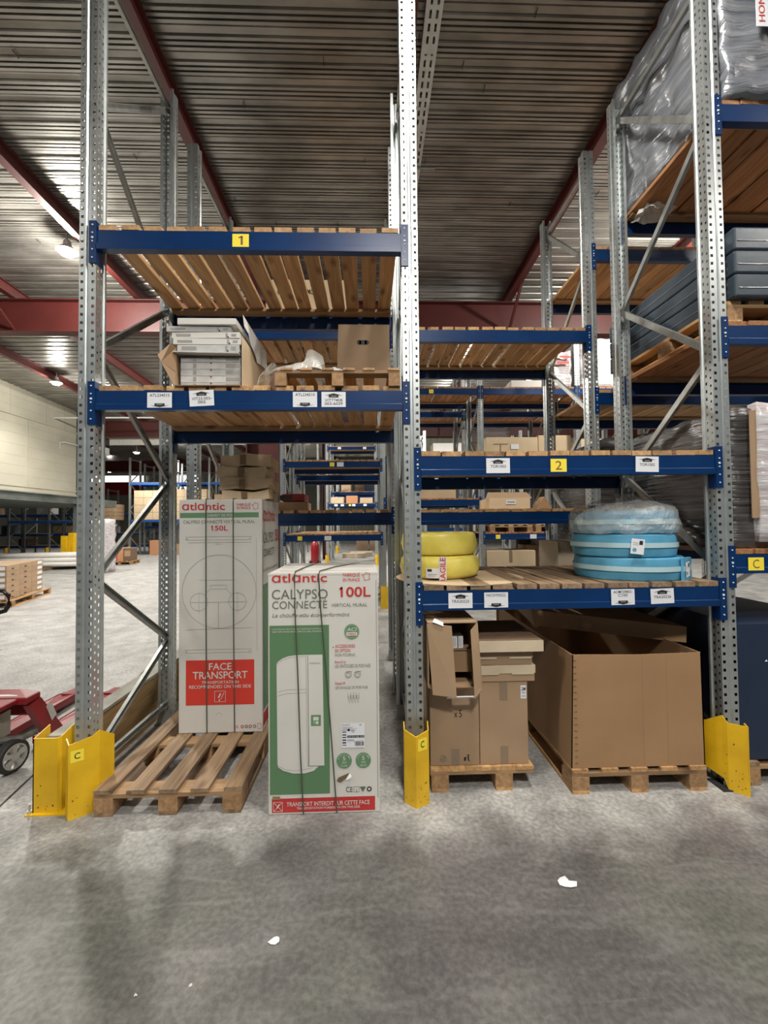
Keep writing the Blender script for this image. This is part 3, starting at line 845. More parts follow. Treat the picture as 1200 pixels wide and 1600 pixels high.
# ---------------------------------------------------------------- yellow guards
def plate(pts, z0, z1f, m='yellow', t=.006, cut=None):
    """bent upright plate following plan points; z1f(i) gives the top height at each point"""
    mb = MB()
    for i in range(len(pts)-1):
        a = Vector((*pts[i], 0)); b = Vector((*pts[i+1], 0)); d = (b-a).normalized(); nn = Vector((-d.y, d.x, 0))*t
        za, zb = z1f[i], z1f[i+1]; ba, bb = (z0[i], z0[i+1])
        P = [(a, ba), (b, bb), (b, zb), (a, za)]
        mb.prism([(p.x, p.y, z) for p, z in P], tuple(nn), m)
    return mb
def scuffs(mb, pts, n, seed):
    R = random.Random(seed)
    for _ in range(n):
        i = R.randrange(len(pts)-1); a = Vector((*pts[i], 0)); b = Vector((*pts[i+1], 0)); d = (b-a); u = R.random()*.8+.1
        nn = Vector((d.y, -d.x, 0)).normalized()*.0008
        p = a+d*u+nn; z = R.uniform(.02, .13) if R.random() < .8 else R.uniform(.12, .3); s = R.uniform(.0015, .004)*(1 if R.random() < .85 else 1.5); dd = d.normalized()*s
        mb.poly([(p.x-dd.x, p.y-dd.y, z), (p.x, p.y, z-s*R.uniform(.5, 1.6)), (p.x+dd.x, p.y+dd.y, z+s*.2), (p.x, p.y, z+s*R.uniform(.4, 1.6))], 'rubber')
g = empty('post_guard', (-1.93, -.1, 0)); tag(g, 'yellow steel post guard lettered C at the foot of the left front upright', 'post guard')
pl = [(-1.985, -.095), (-1.938, -.145), (-1.845, -.08), (-1.825, -.05), (-1.80, .05)]
def off(p, o): return [(a-o[0], b-o[1]) for a, b in p]
pp = off(pl, (-1.93, -.1))
mb = plate(pp, [0, 0, .0, .04, .13], [.425, .41, .43, .45, .38]); scuffs(mb, pp, 16, 4); obj('bent_plate', mb, g)
mb = MB()
a, b = Vector(pp[1]), Vector(pp[2]); d = (b-a).normalized(); nn = Vector((d.y, -d.x))*.0012
Fc = lambda u, v: (a.x+d.x*u+nn.x, a.y+d.y*u+nn.y, v)
rect(mb, .010, .072, .31, .375, 'yellow_tag', fr=Fc); nn = nn*1.8; text(mb, 'C', .028, .055, .326, .360, 'black', fr=Fc, bold=.02); obj('letter_sticker', mb, g)
g = empty('post_guard', (-.01, -.09, 0)); tag(g, 'yellow V-shaped post guard lettered C at the foot of the middle upright', 'post guard')
pl = [(-.075, -.03), (-.075, -.075), (-.012, -.135), (.068, -.09), (.072, -.03)]; pp = off(pl, (-.01, -.09))
mb = plate(pp, [0, 0, 0, 0, 0], [.445, .42, .40, .42, .445]); scuffs(mb, pp[1:4], 22, 5); obj('bent_plate', mb, g)
mb = MB(); a, b = Vector(pp[2]), Vector(pp[3]); d = (b-a).normalized(); nn = Vector((d.y, -d.x))*.0012
rect(mb, .014, .078, .315, .385, 'yellow_tag', fr=Fc); nn = nn*1.8; text(mb, 'C', .033, .059, .332, .370, 'black', fr=Fc, bold=.02); obj('letter_sticker', mb, g)
g = empty('post_guard', (1.93, -.06, 0)); tag(g, 'yellow bent post guard at the foot of the right upright beside the huge carton', 'post guard')
pl = [(1.815, .07), (1.865, -.03), (1.875, -.055), (1.945, -.125), (1.958, -.085)]; pp = off(pl, (1.93, -.06))
mb = plate(pp, [.09, .06, .0, 0, 0], [.36, .435, .40, .405, .41]); scuffs(mb, pp[1:4], 18, 6); obj('bent_plate', mb, g)
obj('base_plate', MB().box(-.10, .03, -.01, .12, 0, .006, 'rubber'), g)
g = empty('channel_guard', (-2.085, -.03, 0)); tag(g, 'yellow channel-shaped end guard on a base plate, left of the lettered guard', 'post guard')
pl = [(-2.18, .05), (-2.18, -.075), (-2.045, -.075), (-2.03, -.06), (-2.02, .06)]; pp = off(pl, (-2.085, -.03))
mb = plate(pp, [0.006]*5, [.445, .42, .42, .425, .46]); scuffs(mb, pp[1:3], 8, 9); obj('channel', mb, g)
obj('base_plate', MB().box(-.125, .11, -.065, .13, 0, .007, 'yellow'), g)
for x, y in ((-.11, -.045), (.10, -.02)): obj('anchor_bolt', MB().lathe([(.012, 0), (.012, .014), (.006, .014), (.006, .05)], 'galv', 8), g, (x, y, .007))
def guard_far(x, y, h, label, s=1.0, group=None):
    g = obj('post_guard', MB().prism([(-.07*s, 0, 0), (0, -.05*s, 0), (.07*s, 0, 0), (.06*s, .01, 0), (0, -.035*s, 0), (-.06*s, .01, 0)], (0, 0, h), 'yellow'), loc=(x, y, 0)); tag(g, label, 'post guard', group)
guard_far(0, 5.66, .42, 'small yellow post guard at foot of the rear-aisle rack, right of 100L carton')
guard_far(-1.95, 14.36, .42, 'distant yellow post guard beside the wheeled extinguisher')
guard_far(0, 14.36, .42, 'distant yellow post guard under the fifth rack, right side')
guard_far(-2.1, 21.55, .42, 'tiny yellow post guard far down the aisle gap')
guard_far(3.9, 5.66, .42, 'yellow post guard between red-printed sacks and the blue coils')
for x, y, t in ((-18.1, 21.85, 'nearer the bundle of white tubes'), (-20.3, 21.85, 'at the picture edge'), (-13.7, 21.85, 'behind the orange-brown carton')):
    guard_far(x, y, .5, 'yellow foot guard on far rack upright ' + t, 1.6)
for x, y, h, t in ((-12.95, 16.0, 1.25, 'in front'), ):
    g = obj('bollard_guard', MB().box(-.24, -.02, -.12, .1, 0, h, 'yellow').box(.0, .2, -.02, .2, 0, h+.12, 'yellow'), loc=(x, y, 0)); tag(g, 'tall yellow double guard at the foot of the grey post by the cream wall', 'post guard')

# plywood kerb along the end of the rack
k = empty('wooden_barrier', (-2.10, .02, 0)); tag(k, 'low plywood barrier with grey top edge running back along the rack end', 'barrier')
obj('side_board', MB().box(.02, .045, 0, 2.62, 0.0, .375, 'osb'), k)
obj('inner_board', MB().box(-.06, -.035, 0, 2.62, 0, .375, 'osb'), k)
obj('top_board', MB().box(-.065, .05, -.01, 2.63, .375, .395, 'osb_top'), k)

# ================================================================ pallets
def pallet(label, x0, x1, y0, y1, z=0, tops=5, tw=.10, rz=0, bottom=True, m='plank_dull', axis='Y', group=None, h=.144, name='wooden_pallet', offs=None, xs=None):
    """blocks, cross boards and top boards, each a part of its own"""
    cx, cy = (x0+x1)/2, (y0+y1)/2; W = x1-x0; D = y1-y0
    P = empty(name, (cx, cy, z), rz); tag(P, label, 'pallet', group)
    bw, bd, bh = .105, .14, .078
    xs = xs or (-W/2+bw/2, 0, W/2-bw/2); ys = (-D/2+bd/2, 0, D/2-bd/2)
    bm = MB().box(-bw/2, bw/2, -bd/2, bd/2, 0, bh, 'block').mesh('block')
    for x in xs:
        for y in ys: link('block', bm, P, (x, y, .022))
    bb = MB().box(-.05, .05, -D/2, D/2, 0, .022, m).mesh('bottom_board')
    for x in xs: link('bottom_board', bb, P, (x, 0, 0))
    cb = MB().box(-W/2, W/2, -.06, .06, 0, .022, 'plank_x').mesh('cross_board')
    for y in (ys[0]-.008, 0, ys[2]+.008): link('cross_board', cb, P, (0, y, .1))
    tb = MB().box(-tw/2, tw/2, -D/2, D/2, 0, .022, m).mesh('top_board')
    R = random.Random(int(abs(cx)*100))
    for i in range(tops):
        x = -W/2+tw/2+(W-tw)*i/(tops-1)
        link('top_board', tb, P, (x, R.uniform(-.004, .004), .122), (0, 0, R.uniform(-.006, .006)))
    return P
pallet('brown wooden pallet carrying the tall 150L carton, its front half empty', -1.815, -1.0, -.12, 1.08, tops=5)
pallet('short wooden pallet under the two tall plain cartons', .088, .715, .01, .82, tops=6, m='plank', tw=.105, xs=(-.255, .135))
pallet('wooden pallet under the huge open carton', .925, 1.745, -.05, 1.55, tops=5, m='plank')
pallet('dark wooden pallet under the navy carton at the right edge', 2.0, 2.85, -.02, 1.1, tops=5, m='plank_dull')

# ================================================================ heater cartons
# 100 litre carton: front face u 0..0.622, v 0..1.34
WB, HB = .622, 1.338
U = lambda x: (x-417.5)/174*WB
V = lambda y: (1272-y)/371*HB
bx = empty('heater_carton', (-.842, -.148, 0)); tag(bx, 'white and green 100L water heater carton standing on the floor before the rack', 'carton')
b = MB().box(0, WB, 0, .62, .0, HB, 'board')
obj('carton_body', b, bx, bevel=.006)
fl = MB().box(.004, WB-.004, .004, .616, HB, HB+.006, 'board').box(.0, WB, -.001, .010, HB-.006, HB+.004, 'board').box(.02, WB-.02, .30, .304, HB+.006, HB+.0075, 'print_fade')
fl.box(.05, .57, .10, .102, HB+.006, HB+.0072, 'carton_line')
obj('top_flap', fl, bx)
y = -.0020
pr = MB(); text(pr, 'ɑtlɑntic', U(424), U(511), V(914), V(900), 'carton_red', y, bold=.030)
obj('brand_lettering', pr, bx)
pr = MB()
text(pr, 'CALYPSO', U(424), U(512), V(940), V(925), 'carton_gray', y, bold=-.002); text(pr, 'CONNECTÉ', U(424.5), U(511), V(955), V(940), 'carton_gray', y, bold=-.002)
text(pr, 'VERTICAL MURAL', U(517.5), U(574.5), V(953), V(948), 'carton_gray', y)
text(pr, 'Le chɑuffe-eɑu éco-performɑnt', U(424.5), U(546.5), V(970), V(962), 'carton_gray', y, shear=.25)
obj_split('model_lettering', pr, bx)
pr = MB()
text(pr, '100L', U(530.5), U(580), V(938), V(922), 'carton_red', y, bold=.045)
text(pr, 'FABRIQUÉ', U(536), U(563), V(907), V(899.5), 'carton_red', y, bold=.02); text(pr, 'EN FRANCE', U(536), U(563), V(913.5), V(908.5), 'carton_red', y, bold=.02)
hx = [(0, -1), (.35, -.75), (.95, -.6), (.75, .1), (.9, .75), (.1, .85), (-.5, .95), (-.45, .3), (-1, -.35), (-.3, -.5)]
for i in range(len(hx)):
    a, b_ = hx[i], hx[(i+1) % len(hx)]
    line(pr, U(573+a[0]*6.3), V(906+a[1]*6.6), U(573+b_[0]*6.3), V(906+b_[1]*6.6), .0028, 'carton_red', y)
text(pr, 'ACCESSOIRES', U(523), U(554.5), V(1017), V(1012), 'carton_red', y, bold=.02); text(pr, 'EN OPTION', U(523), U(547), V(1024), V(1019), 'carton_red', y, bold=.02)
disc(pr, U(520), V(1016), .003, 'black', y)
text(pr, 'EasyGrip', U(522.5), U(540), V(1042), V(1037), 'carton_red', y, bold=.015); text(pr, 'EasyLift', U(523), U(539), V(1075), V(1070), 'carton_red', y, bold=.015)
obj_split('red_lettering', pr, bx)
pr = MB()
text(pr, 'NON FOURNIS', U(523), U(554.5), V(1030.5), V(1026), 'carton_gray', y)
text(pr, 'LES VENTOUSES DE PORTAGE', U(522.5), U(578.5), V(1048), V(1043), 'carton_gray', y)
text(pr, 'LES SANGLES DE PORTAGE', U(523), U(574), V(1081), V(1077), 'carton_gray', y)
for cx in (543.5, 558): 
    ring(pr, U(cx), V(1059), .0185, .0016, 'carton_gray', y); ring(pr, U(cx), V(1059.5), .011, .003, 'print_fade', y); line(pr, U(cx-5), V(1056), U(cx+6), V(1054), .002, 'carton_gray', y)
for cx in (547, 556):
    for dx in (-3.3, 1.2): ring(pr, U(cx+dx+1), V(1094), .0085, .0016, 'print_fade', y, n=14); line(pr, U(cx+dx-1.5), V(1087), U(cx+dx+1), V(1103), .0016, 'print_fade', y); line(pr, U(cx+dx+3.5), V(1087), U(cx+dx+2), V(1103), .0016, 'print_fade', y)
text(pr, 'CE', U(538.5), U(549), V(1240), V(1232), 'black', y)
frame_rect(pr, U(551), U(559), V(1240), V(1232), .0022, 'carton_gray', y); line(pr, U(555), V(1240), U(555), V(1235), .003, 'carton_gray', y)
pr.poly([(U(560), y, V(1232)), (U(565), y, V(1240.5)), (U(570), y, V(1232))], 'carton_gray')
ring(pr, U(575), V(1236), .011, .006, 'black', y)
obj('small_print', pr, bx)
pr = MB(); rect(pr, U(420), U(513.5), V(1241), V(981), 'carton_green', y+.0010); obj('green_panel', pr, bx)
gp = MB(); y2 = y-.0005
text(gp, 'CHAUFFE-EAU ÉLECTRIQUE THERMODYNAMIQUE', U(424.5), U(502), V(988), V(985.2), 'board', y2)
text(gp, 'HEAT PUMP WATER HEATER VERTICAL WALL MOUNTED', U(424.5), U(502), V(992), V(989.4), 'board', y2)
# tank drawing
pts = [(431, 1040), (434, 1036), (441, 1031.5), (450, 1028.5), (461, 1027.2), (480, 1027), (480, 1199), (496, 1199), (488, 1206), (474, 1209.4), (456, 1209), (441, 1204.5), (433, 1199), (432, 1194)]
gp.poly([(U(a), y2, V(b_)) for a, b_ in pts], 'board')
gp.poly([(U(480), y2-.0004, V(1027)), (U(503), y2-.0004, V(1027)), (U(505), y2-.0004, V(1198)), (U(481), y2-.0004, V(1198))], 'board')
line(gp, U(477), V(1028), U(478.5), V(1199), .002, 'carton_line', y2-.0006); line(gp, U(480), V(1028), U(481), V(1199), .003, 'carton_gray', y2-.0006)
for a, b_ in (((431, 1041), (440, 1034)), ((440, 1034), (452, 1030.5)), ((452, 1030.5), (477, 1029)), ((432, 1084), (446, 1080.5)), ((446, 1080.5), (478, 1080)), ((432, 1090), (446, 1086)), ((446, 1086), (478, 1085.5)), ((433, 1197), (445, 1203)), ((445, 1203), (462, 1205)), ((462, 1205), (487, 1201)), ((481, 1198), (497, 1198))):
    line(gp, U(a[0]), V(a[1]), U(b_[0]), V(b_[1]), .0018, 'carton_line', y2-.0007)
text(gp, 'ɑtlɑntic', U(482.5), U(500), V(1041.5), V(1038.5), 'carton_gray', y2-.0007)
rect(gp, U(484.5), U(500), V(1137), V(1120), 'carton_green2', y2-.0007); rect(gp, U(488), U(496.5), V(1128.5), V(1123), 'board', y2-.0009); disc(gp, U(494), V(1132), .009, 'board', y2-.0009)
for q in range(4): line(gp, U(488), V(1130+q*1.3), U(490.5), V(1130+q*1.3), .0015, 'board', y2-.0009)
obj('tank_picture', gp, bx)
gc = MB(); 
disc(gc, U(549.5), V(992), .0425, 'carton_green2', y2)
text(gc, 'ACI', U(541.5), U(557.5), V(991.5), V(986), 'board', y2-.0006, bold=.03, shear=.2); ring(gc, U(549.5), V(992), .0375, .0012, 'board', y2-.0006)
rect(gc, U(541), U(558), V(998.5), V(993), 'board', y2-.0006); text(gc, 'HYBRIDE', U(542.5), U(556.5), V(997.5), V(994.2), 'carton_red', y2-.001, bold=.02)
obj('green_badge', gc, bx)
for cx, t in ((536, 'CUVE'), (566, 'PIECES')):
    gc = MB(); disc(gc, U(cx), V(1191.5), .043, 'carton_green2', y2); text(gc, '5', U(cx-2.2), U(cx+2.2), V(1191), V(1185), 'board', y2-.0006, bold=.03)
    text(gc, 'ANS', U(cx-3.5), U(cx+3.5), V(1196), V(1192.5), 'board', y2-.0006); text(gc, t, U(cx-5), U(cx+5), V(1201), V(1198), 'board', y2-.0006)
    for kk, ch in enumerate('GARANTIE'):
        aa = math.radians(160-kk*20); ux, vz = U(cx)+.034*math.cos(aa), V(1191.5)+.034*math.sin(aa)
        text(gc, ch, ux-.0035, ux+.0035, vz-.004, vz+.004, 'board', y2-.0006)
    obj('green_badge', gc, bx)
st = MB(); rect(st, U(532), U(568.5), V(1172), V(1134), 'white_tag', y2)
text(st, 'ATLANTIC', U(533), U(546), V(1138), V(1135.5), 'black', y2-.0006); text(st, '100', U(560), U(564), V(1138), V(1135.5), 'black', y2-.0006)
rect(st, U(541), U(568), V(1156.5), V(1153), 'black', y2-.0006); text(st, '234 510 100L WM', U(542), U(567), V(1155.8), V(1153.8), 'white_tag', y2-.001)
text(st, 'CE', U(548), U(552), V(1148.5), V(1145), 'black', y2-.0006); disc(st, U(543.5), V(1144.5), .007, 'black', y2-.0006)
R_ = random.Random(3)
xx = 534.
while xx < 539.5: 
    rect(st, U(533.5), U(539.5), V(1147+(xx-534)*4), V(1147+(xx-534)*4+1.0+R_.random()*1.5), 'black', y2-.0006); xx += 1.0
xx = 553.
while xx < 567: w_ = R_.uniform(.5, 1.3); rect(st, U(xx), U(min(567, xx+w_)), V(1169), V(1162.5), 'black', y2-.0006); xx += w_+R_.uniform(.4, 1.0)
for q in range(5): line(st, U(533), V(1140+q*1.4), U(R_.uniform(548, 558)), V(1140+q*1.4), .0018, 'print_fade', y2-.0006)
line(st, U(541), V(1160), U(552), V(1160), .003, 'black', y2-.0006); line(st, U(541), V(1163), U(566), V(1161), .0018, 'print_fade', y2-.0006)
obj('shipping_label', st, bx)
rb_ = MB(); rect(rb_, U(423), U(584), V(1268.5), V(1247), 'carton_red', y+.0012)
text(rb_, 'TRANSPORT INTERDIT SUR CETTE FACE', U(446), U(575.5), V(1259), V(1252.5), 'board', y2-.0006, bold=.02)
text(rb_, 'TRANSPORTATION FORBIDDEN ON THIS SIDE', U(461.5), U(560), V(1264), V(1260.5), 'board', y2-.0006, bold=.02)
frame_rect(rb_, U(425.5), U(439.5), V(1266), V(1252), .0022, 'board', y2-.0006); line(rb_, U(426), V(1265.5), U(439), V(1252.5), .0025, 'board', y2-.0006); line(rb_, U(426), V(1252.5), U(439), V(1265.5), .0025, 'board', y2-.0006); line(rb_, U(431), V(1261), U(435), V(1255), .007, 'board', y2-.0008)
obj('red_band', rb_, bx)
tn = MB(); tn.poly([(U(524), y2-.001, V(1222)), (U(527), y2-.001, V(1217)), (U(536), y2-.001, V(1213.5)), (U(545), y2-.001, V(1210)), (U(538), y2-.001, V(1219)), (U(530), y2-.001, V(1225))], 'card_dark')
obj('torn_patch', tn, bx); tn = MB(); tn.poly([(U(538), y2-.006, V(1221)), (U(545), y2-.0015, V(1210)), (U(548), y2-.008, V(1215)), (U(546), y2-.006, V(1219.5))], 'scrap')
obj('torn_patch', tn, bx); tn = MB(); tn.poly([(U(424), y2-.001, V(1243)), (U(436), y2-.003, V(1243)), (U(436), y2-.001, V(1248)), (U(424), y2-.001, V(1248.5))], 'card_in')
obj('torn_patch', tn, bx)
def strap_(pts, parent, nm='strap', r=.0042):
    obj(nm, MB().tube(pts, r, 'strap', 6), parent)
strap_([(U(470)+.02, .62, HB+.004), (U(466), .3, HB+.012), (U(460.5), .02, HB+.013), (U(460), -.010, HB-.004), (U(460.5), y-.0035, V(960)), (U(464.5), y-.0035, V(1060)), (U(468), y-.0035, V(1180)), (U(472), y-.0035, V(1268)), (U(472), .004, .0015)], bx)
strap_([(U(560), .62, HB+.004), (U(520), .3, HB+.012), (U(499), .02, HB+.013), (U(498), -.010, HB-.004), (U(501), y-.0035, V(960)), (U(507), y-.0035, V(1030)), (U(514.5), y-.0035, V(1130)), (U(524), y-.0035, V(1268)), (U(524), .004, .0015)], bx)
# right side: crumpled clear tape
obj('side_fold', MB().box(WB, WB+.002, .03, .6, .12, .9, 'board').box(WB-.012, WB-.008, -.0005, .001, .08, HB-.04, 'carton_line'), bx)

# 150 litre carton
W1, H1 = .592, 1.662
U = lambda x: (x-277)/132.5*W1
V = lambda y: (1146-y)/364*H1
bx = empty('heater_carton', (-1.632, .528, .1445)); tag(bx, 'tall white 150L water heater carton with red FACE TRANSPORT panel on pallet', 'carton')
obj('carton_body', MB().box(0, W1, 0, .55, 0, H1, 'board'), bx, bevel=.006)
pr = MB(); text(pr, 'ɑtlɑntic', U(282), U(350), V(799), V(787), 'carton_red', y, bold=.030); obj('brand_lettering', pr, bx)
pr = MB(); rect(pr, U(278.5), U(404), V(811), V(803), 'carton_green2', y+.0012)
text(pr, 'GABARIT DE POSE', U(320), U(365), V(809.5), V(805), 'board', y2-.0006, bold=.02); obj('green_band', pr, bx)
pr = MB()
text(pr, 'CALYPSO CONNECTÉ VERTICAL MURAL', U(284), U(398), V(820), V(813.5), 'carton_gray', y)
text(pr, '150L', U(328), U(355), V(831.5), V(823.5), 'carton_red', y, bold=.04)
text(pr, 'FABRIQUÉ', U(369), U(391), V(793.5), V(787.5), 'carton_red', y, bold=.02); text(pr, 'EN FRANCE', U(369), U(391), V(798), V(794), 'carton_red', y, bold=.02)
for i in range(len(hx)):
    a, b_ = hx[i], hx[(i+1) % len(hx)]
    line(pr, U(398.5+a[0]*5.2), V(793+a[1]*5.6), U(398.5+b_[0]*5.2), V(793+b_[1]*5.6), .0025, 'carton_red', y)
obj_split('model_lettering', pr, bx)
dg = MB(); t_ = .0018
def tpl(y0): frame_rect(dg, U(288), U(392), V(y0+5), V(y0), t_, 'carton_line', y); disc(dg, U(290), V(y0+3), .004, 'carton_line', y); disc(dg, U(389), V(y0+3), .004, 'carton_line', y)
tpl(841); tpl(1017)
line(dg, U(291), V(850), U(392), V(850), t_, 'carton_line', y); text(dg, '440 mm', U(335), U(345), V(853.5), V(851.5), 'carton_line', y)
cxr, czr = U(341), V(927)
ring(dg, cxr, czr, .262, .0025, 'carton_line', y, n=60)
for cx_, cy_ in ((309, 943), (370, 943)):
    ring(dg, U(cx_), V(cy_), .062, .0025, 'carton_line', y); line(dg, U(cx_), V(928), U(cx_), V(962), t_, 'carton_line', y)
line(dg, U(295), V(943.5), U(385), V(943.5), t_, 'carton_line', y); line(dg, U(340), V(944), U(340), V(984), t_, 'carton_gray', y)
line(dg, U(310), V(909), U(367), V(909), t_, 'carton_line', y); frame_rect(dg, U(327.5), U(352), V(923), V(917), t_, 'carton_line', y)
line(dg, U(327), V(923), U(318), V(931), t_, 'carton_line', y); line(dg, U(352), V(923), U(360), V(931), t_, 'carton_line', y)
line(dg, U(288), V(986), U(394), V(984), t_, 'carton_line', y); line(dg, U(400), V(843), U(401), V(1020), t_, 'carton_line', y)
ring(dg, U(341), V(1120), .022, .0016, 'carton_line', y, a0=.3, a1=2.9)
obj('template_drawing', dg, bx)
rp_ = MB(); rect(rp_, U(288.5), U(396.5), V(1103), V(1033.5), 'carton_red2', y+.0012)
text(rp_, 'FACE', U(325), U(360.5), V(1049), V(1038), 'board', y2-.0006, bold=.03); text(rp_, 'TRANSPORT', U(299.5), U(386), V(1062.5), V(1051), 'board', y2-.0006, bold=.03)
text(rp_, 'TRANSPORTATION', U(313.5), U(372), V(1070), V(1065.5), 'board', y2-.0006, bold=.02); text(rp_, 'RECOMMENDED ON THIS SIDE', U(294), U(391.5), V(1077), V(1072), 'board', y2-.0006, bold=.02)
frame_rect(rp_, U(334), U(351), V(1098), V(1081.5), .0028, 'board', y2-.0006)
line(rp_, U(340), V(1092), U(343.5), V(1085), .010, 'board', y2-.0006); line(rp_, U(344), V(1094), U(349), V(1083.5), .004, 'board', y2-.0006); disc(rp_, U(341.5), V(1095.5), .006, 'board', y2-.0006)
obj('red_panel', rp_, bx)
sm = MB()
text(sm, 'CE', U(365), U(371), V(1139), V(1135), 'carton_red', y); 
for i_, cx_ in enumerate((377.5, 384, 390, 397)): ring(sm, U(cx_), V(1137), .009, .005, 'carton_gray' if i_ % 2 else 'carton_red', y, n=12)
frame_rect(sm, U(402), U(407), V(1141), V(1132.5), .0025, 'carton_red', y)
obj('small_print', sm, bx)
for cx_ in (320, 363.5): strap_([(U(cx_), .54, H1+.004), (U(cx_), .0, H1+.004), (U(cx_), y-.0035, H1-.02), (U(cx_)+.002, y-.0035, .8), (U(cx_)+.010, y-.0035, .01), (U(cx_)+.012, .01, -.0)], bx)
# right side print
FR = lambda u, v: (W1+.0015, u, v)
sd = MB(); text(sd, 'ɑtlɑntic', .03, .42, 1.50, 1.60, 'carton_red', fr=FR, bold=.03); text(sd, 'CALYPSO', .03, .36, 1.34, 1.42, 'carton_gray', fr=FR); text(sd, 'CONNECTÉ', .03, .38, 1.24, 1.31, 'carton_gray', fr=FR)
text(sd, '150L', .40, .54, 1.34, 1.44, 'carton_red', fr=FR, bold=.03); text(sd, 'Le chɑuffe-eɑu éco-performɑnt', .03, .50, 1.12, 1.16, 'carton_gray', fr=FR)
rect(sd, .02, .34, .14, 1.04, 'carton_green2', fr=FR); rect(sd, .02, .53, .03, .12, 'carton_red', fr=FR); text(sd, 'ACCESSOIRES', .38, .52, .84, .88, 'carton_red', fr=FR); disc(sd, .45, .95, .04, 'carton_green2', fr=FR)
obj('side_print', sd, bx)

# carton bundle on top of the 150L carton
cb = empty('carton_bundle', (-1.185, .80, 1.8085), .03); tag(cb, 'leaning bundle of crumpled brown cartons taped together atop the 150L carton', 'carton')
R_ = random.Random(12)
def crumpled(mb, x0, x1, y0, y1, z0, z1, m, amp, seed, nx=5, ny=4, nz=3):
    """subdivided carton whose skin is pushed about"""
    import bmesh
    from mathutils import noise
    bm = bmesh.new(); bmesh.ops.create_cube(bm, size=1)
    bmesh.ops.subdivide_edges(bm, edges=bm.edges, cuts=nx, use_grid_fill=True)
    vs = []
    for v in bm.verts:
        p = Vector((x0+(v.co.x+.5)*(x1-x0), y0+(v.co.y+.5)*(y1-y0), z0+(v.co.z+.5)*(z1-z0)))
        q = noise.noise_vector(p*7+Vector((seed*3.1, seed*1.7, 0)))
        vs.append(p+q*amp)
    fs = [tuple(v.index for v in f.verts) for f in bm.faces]; bm.free()
    mb.add(vs, fs, m)
zs = [0, .072, .162, .250, .340]
for i in range(4):
    mb = MB(); dx = (-.0, -.015, -.025, -.01)[i]
    crumpled(mb, -.172+dx, .165+dx+(.02 if i % 2 else 0), -.18, .22, zs[i]+.002, zs[i+1]-.004, 'card_cream', .024, i+3)
    c_ = obj('carton', mb, cb); c_.data.shade_flat()
    obj('tape', MB().box(-.03+dx, .012+dx, -.205, -.197, zs[i]+.008, zs[i+1]-.012, 'tape'), cb)

# ================================================================ top shelf of the left bay
Zs = 2.4605
bx = empty('open_carton', (-1.24, .04, Zs)); tag(bx, 'opened brown carton crammed with flat grey-white boxes on the left shelf', 'carton')
t = .006
obj('carton_floor', MB().box(-.20, .20, 0, .72, 0, t, 'card'), bx)
obj('side_wall', MB().box(-.205, -.199, 0, .72, 0, .25, 'card'), bx); obj('side_wall', MB().box(.199, .205, 0, .72, 0, .32, 'card_cream'), bx); obj('rear_wall', MB().box(-.2, .2, .714, .72, 0, .25, 'card'), bx)
obj('left_flap', MB().prism([(-.205, .0, .0), (-.262, -.06, .14), (-.285, -.055, .185), (-.225, -.02, .27), (-.20, .0, .25)], (-.004, .005, 0), 'card').prism([(-.262, -.06, .14), (-.20, -.0, .10), (-.20, .0, .25), (-.225, -.02, .27)], (0, .004, 0), 'card_in'), bx)
obj('bottom_flap', MB().box(-.19, .20, -.05, .0, .0, .004, 'card_in'), bx)
lev = [.012, .047, .088, .130, .172]
for i in range(5):
    h_ = (.034, .040, .041, .041, .030)[i]
    o = empty('flat_box', (-1.235, .06, Zs+.007+lev[i]-.012)); tag(o, 'flat grey box inside the opened carton, %s from the bottom' % ['first', 'second', 'third', 'fourth', 'fifth'][i], 'carton', 'flat boxes inside the opened carton')
    obj('box_body', MB().box(-.185, .18, 0, .62, 0, h_-.001, 'board_gray'), o)
    q = MB(); rect(q, -.11, -.09, .006, h_-.006, 'print_fade', -.001); rect(q, .09, .175, .008, h_-.008, 'carton_line', -.001); disc(q, 0, h_-.004, .006, 'card_dark', -.0012); obj('end_print', q, o)
o = obj('carton_sheet', MB().box(-.215, .18, -.03, .55, 0, .006, 'board_gray'), loc=(-1.235, .05, Zs+.212), rot=(0, .02, 0)); tag(o, 'loose grey card sheet between the two piles of flat boxes', 'card sheet')
zz = .219+.004
specs = [(.045, -.01, .18, 'board_gray'), (.037, -.035, .19, 'board'), (.037, -.045, .182, 'board'), (.034, -.075, .13, 'board_gray')]
for i, (h_, dx, xr, mm) in enumerate(specs):
    o = empty('flat_box', (-1.235, .035, Zs+zz), (.0, .01, -.01, .012)[i]); tag(o, 'flat white box piled above the opened carton, %s from the top' % ['fourth', 'third', 'second', 'first'][i], 'carton')
    obj('box_body', MB().box(-.185+dx, xr, 0, .60, 0, h_-.001, mm), o)
    q = MB(); rect(q, xr-.085, xr-.072, .006, h_-.008, 'print_fade', -.001); rect(q, -.16+dx, -.07+dx, .010, h_-.012, 'carton_line', -.001); rect(q, xr-.05, xr-.02, .010, h_-.012, 'carton_line', -.001); disc(q, xr-.07, .006, .005, 'black', -.0012); obj('end_print', q, o)
    zz += h_+.002
o = empty('white_panel_carton', (-1.235, .05, Zs+zz+.002)); tag(o, 'long flat pale grey carton lying on top of the shelf pile', 'carton')
obj('panel_body', MB().box(-.19, .165, -.03, .88, 0, .040, 'board'), o, bevel=.003)
obj('side_band', MB().box(.165, .167, .42, .55, .002, .038, 'carton_line'), o)
dr = MB(); zt = .46; low = [.385, .37, .33, .30, .27, .285, .30, .31, .30]
for i in range(8):
    ya, yb = -.01+i*.075, .065+i*.075
    dr.quad((.214+.006*(i % 2), ya, low[i]), (.214+.006*((i+1) % 2), yb, low[i+1]), (.205, yb, zt), (.205, ya, zt), 'board')
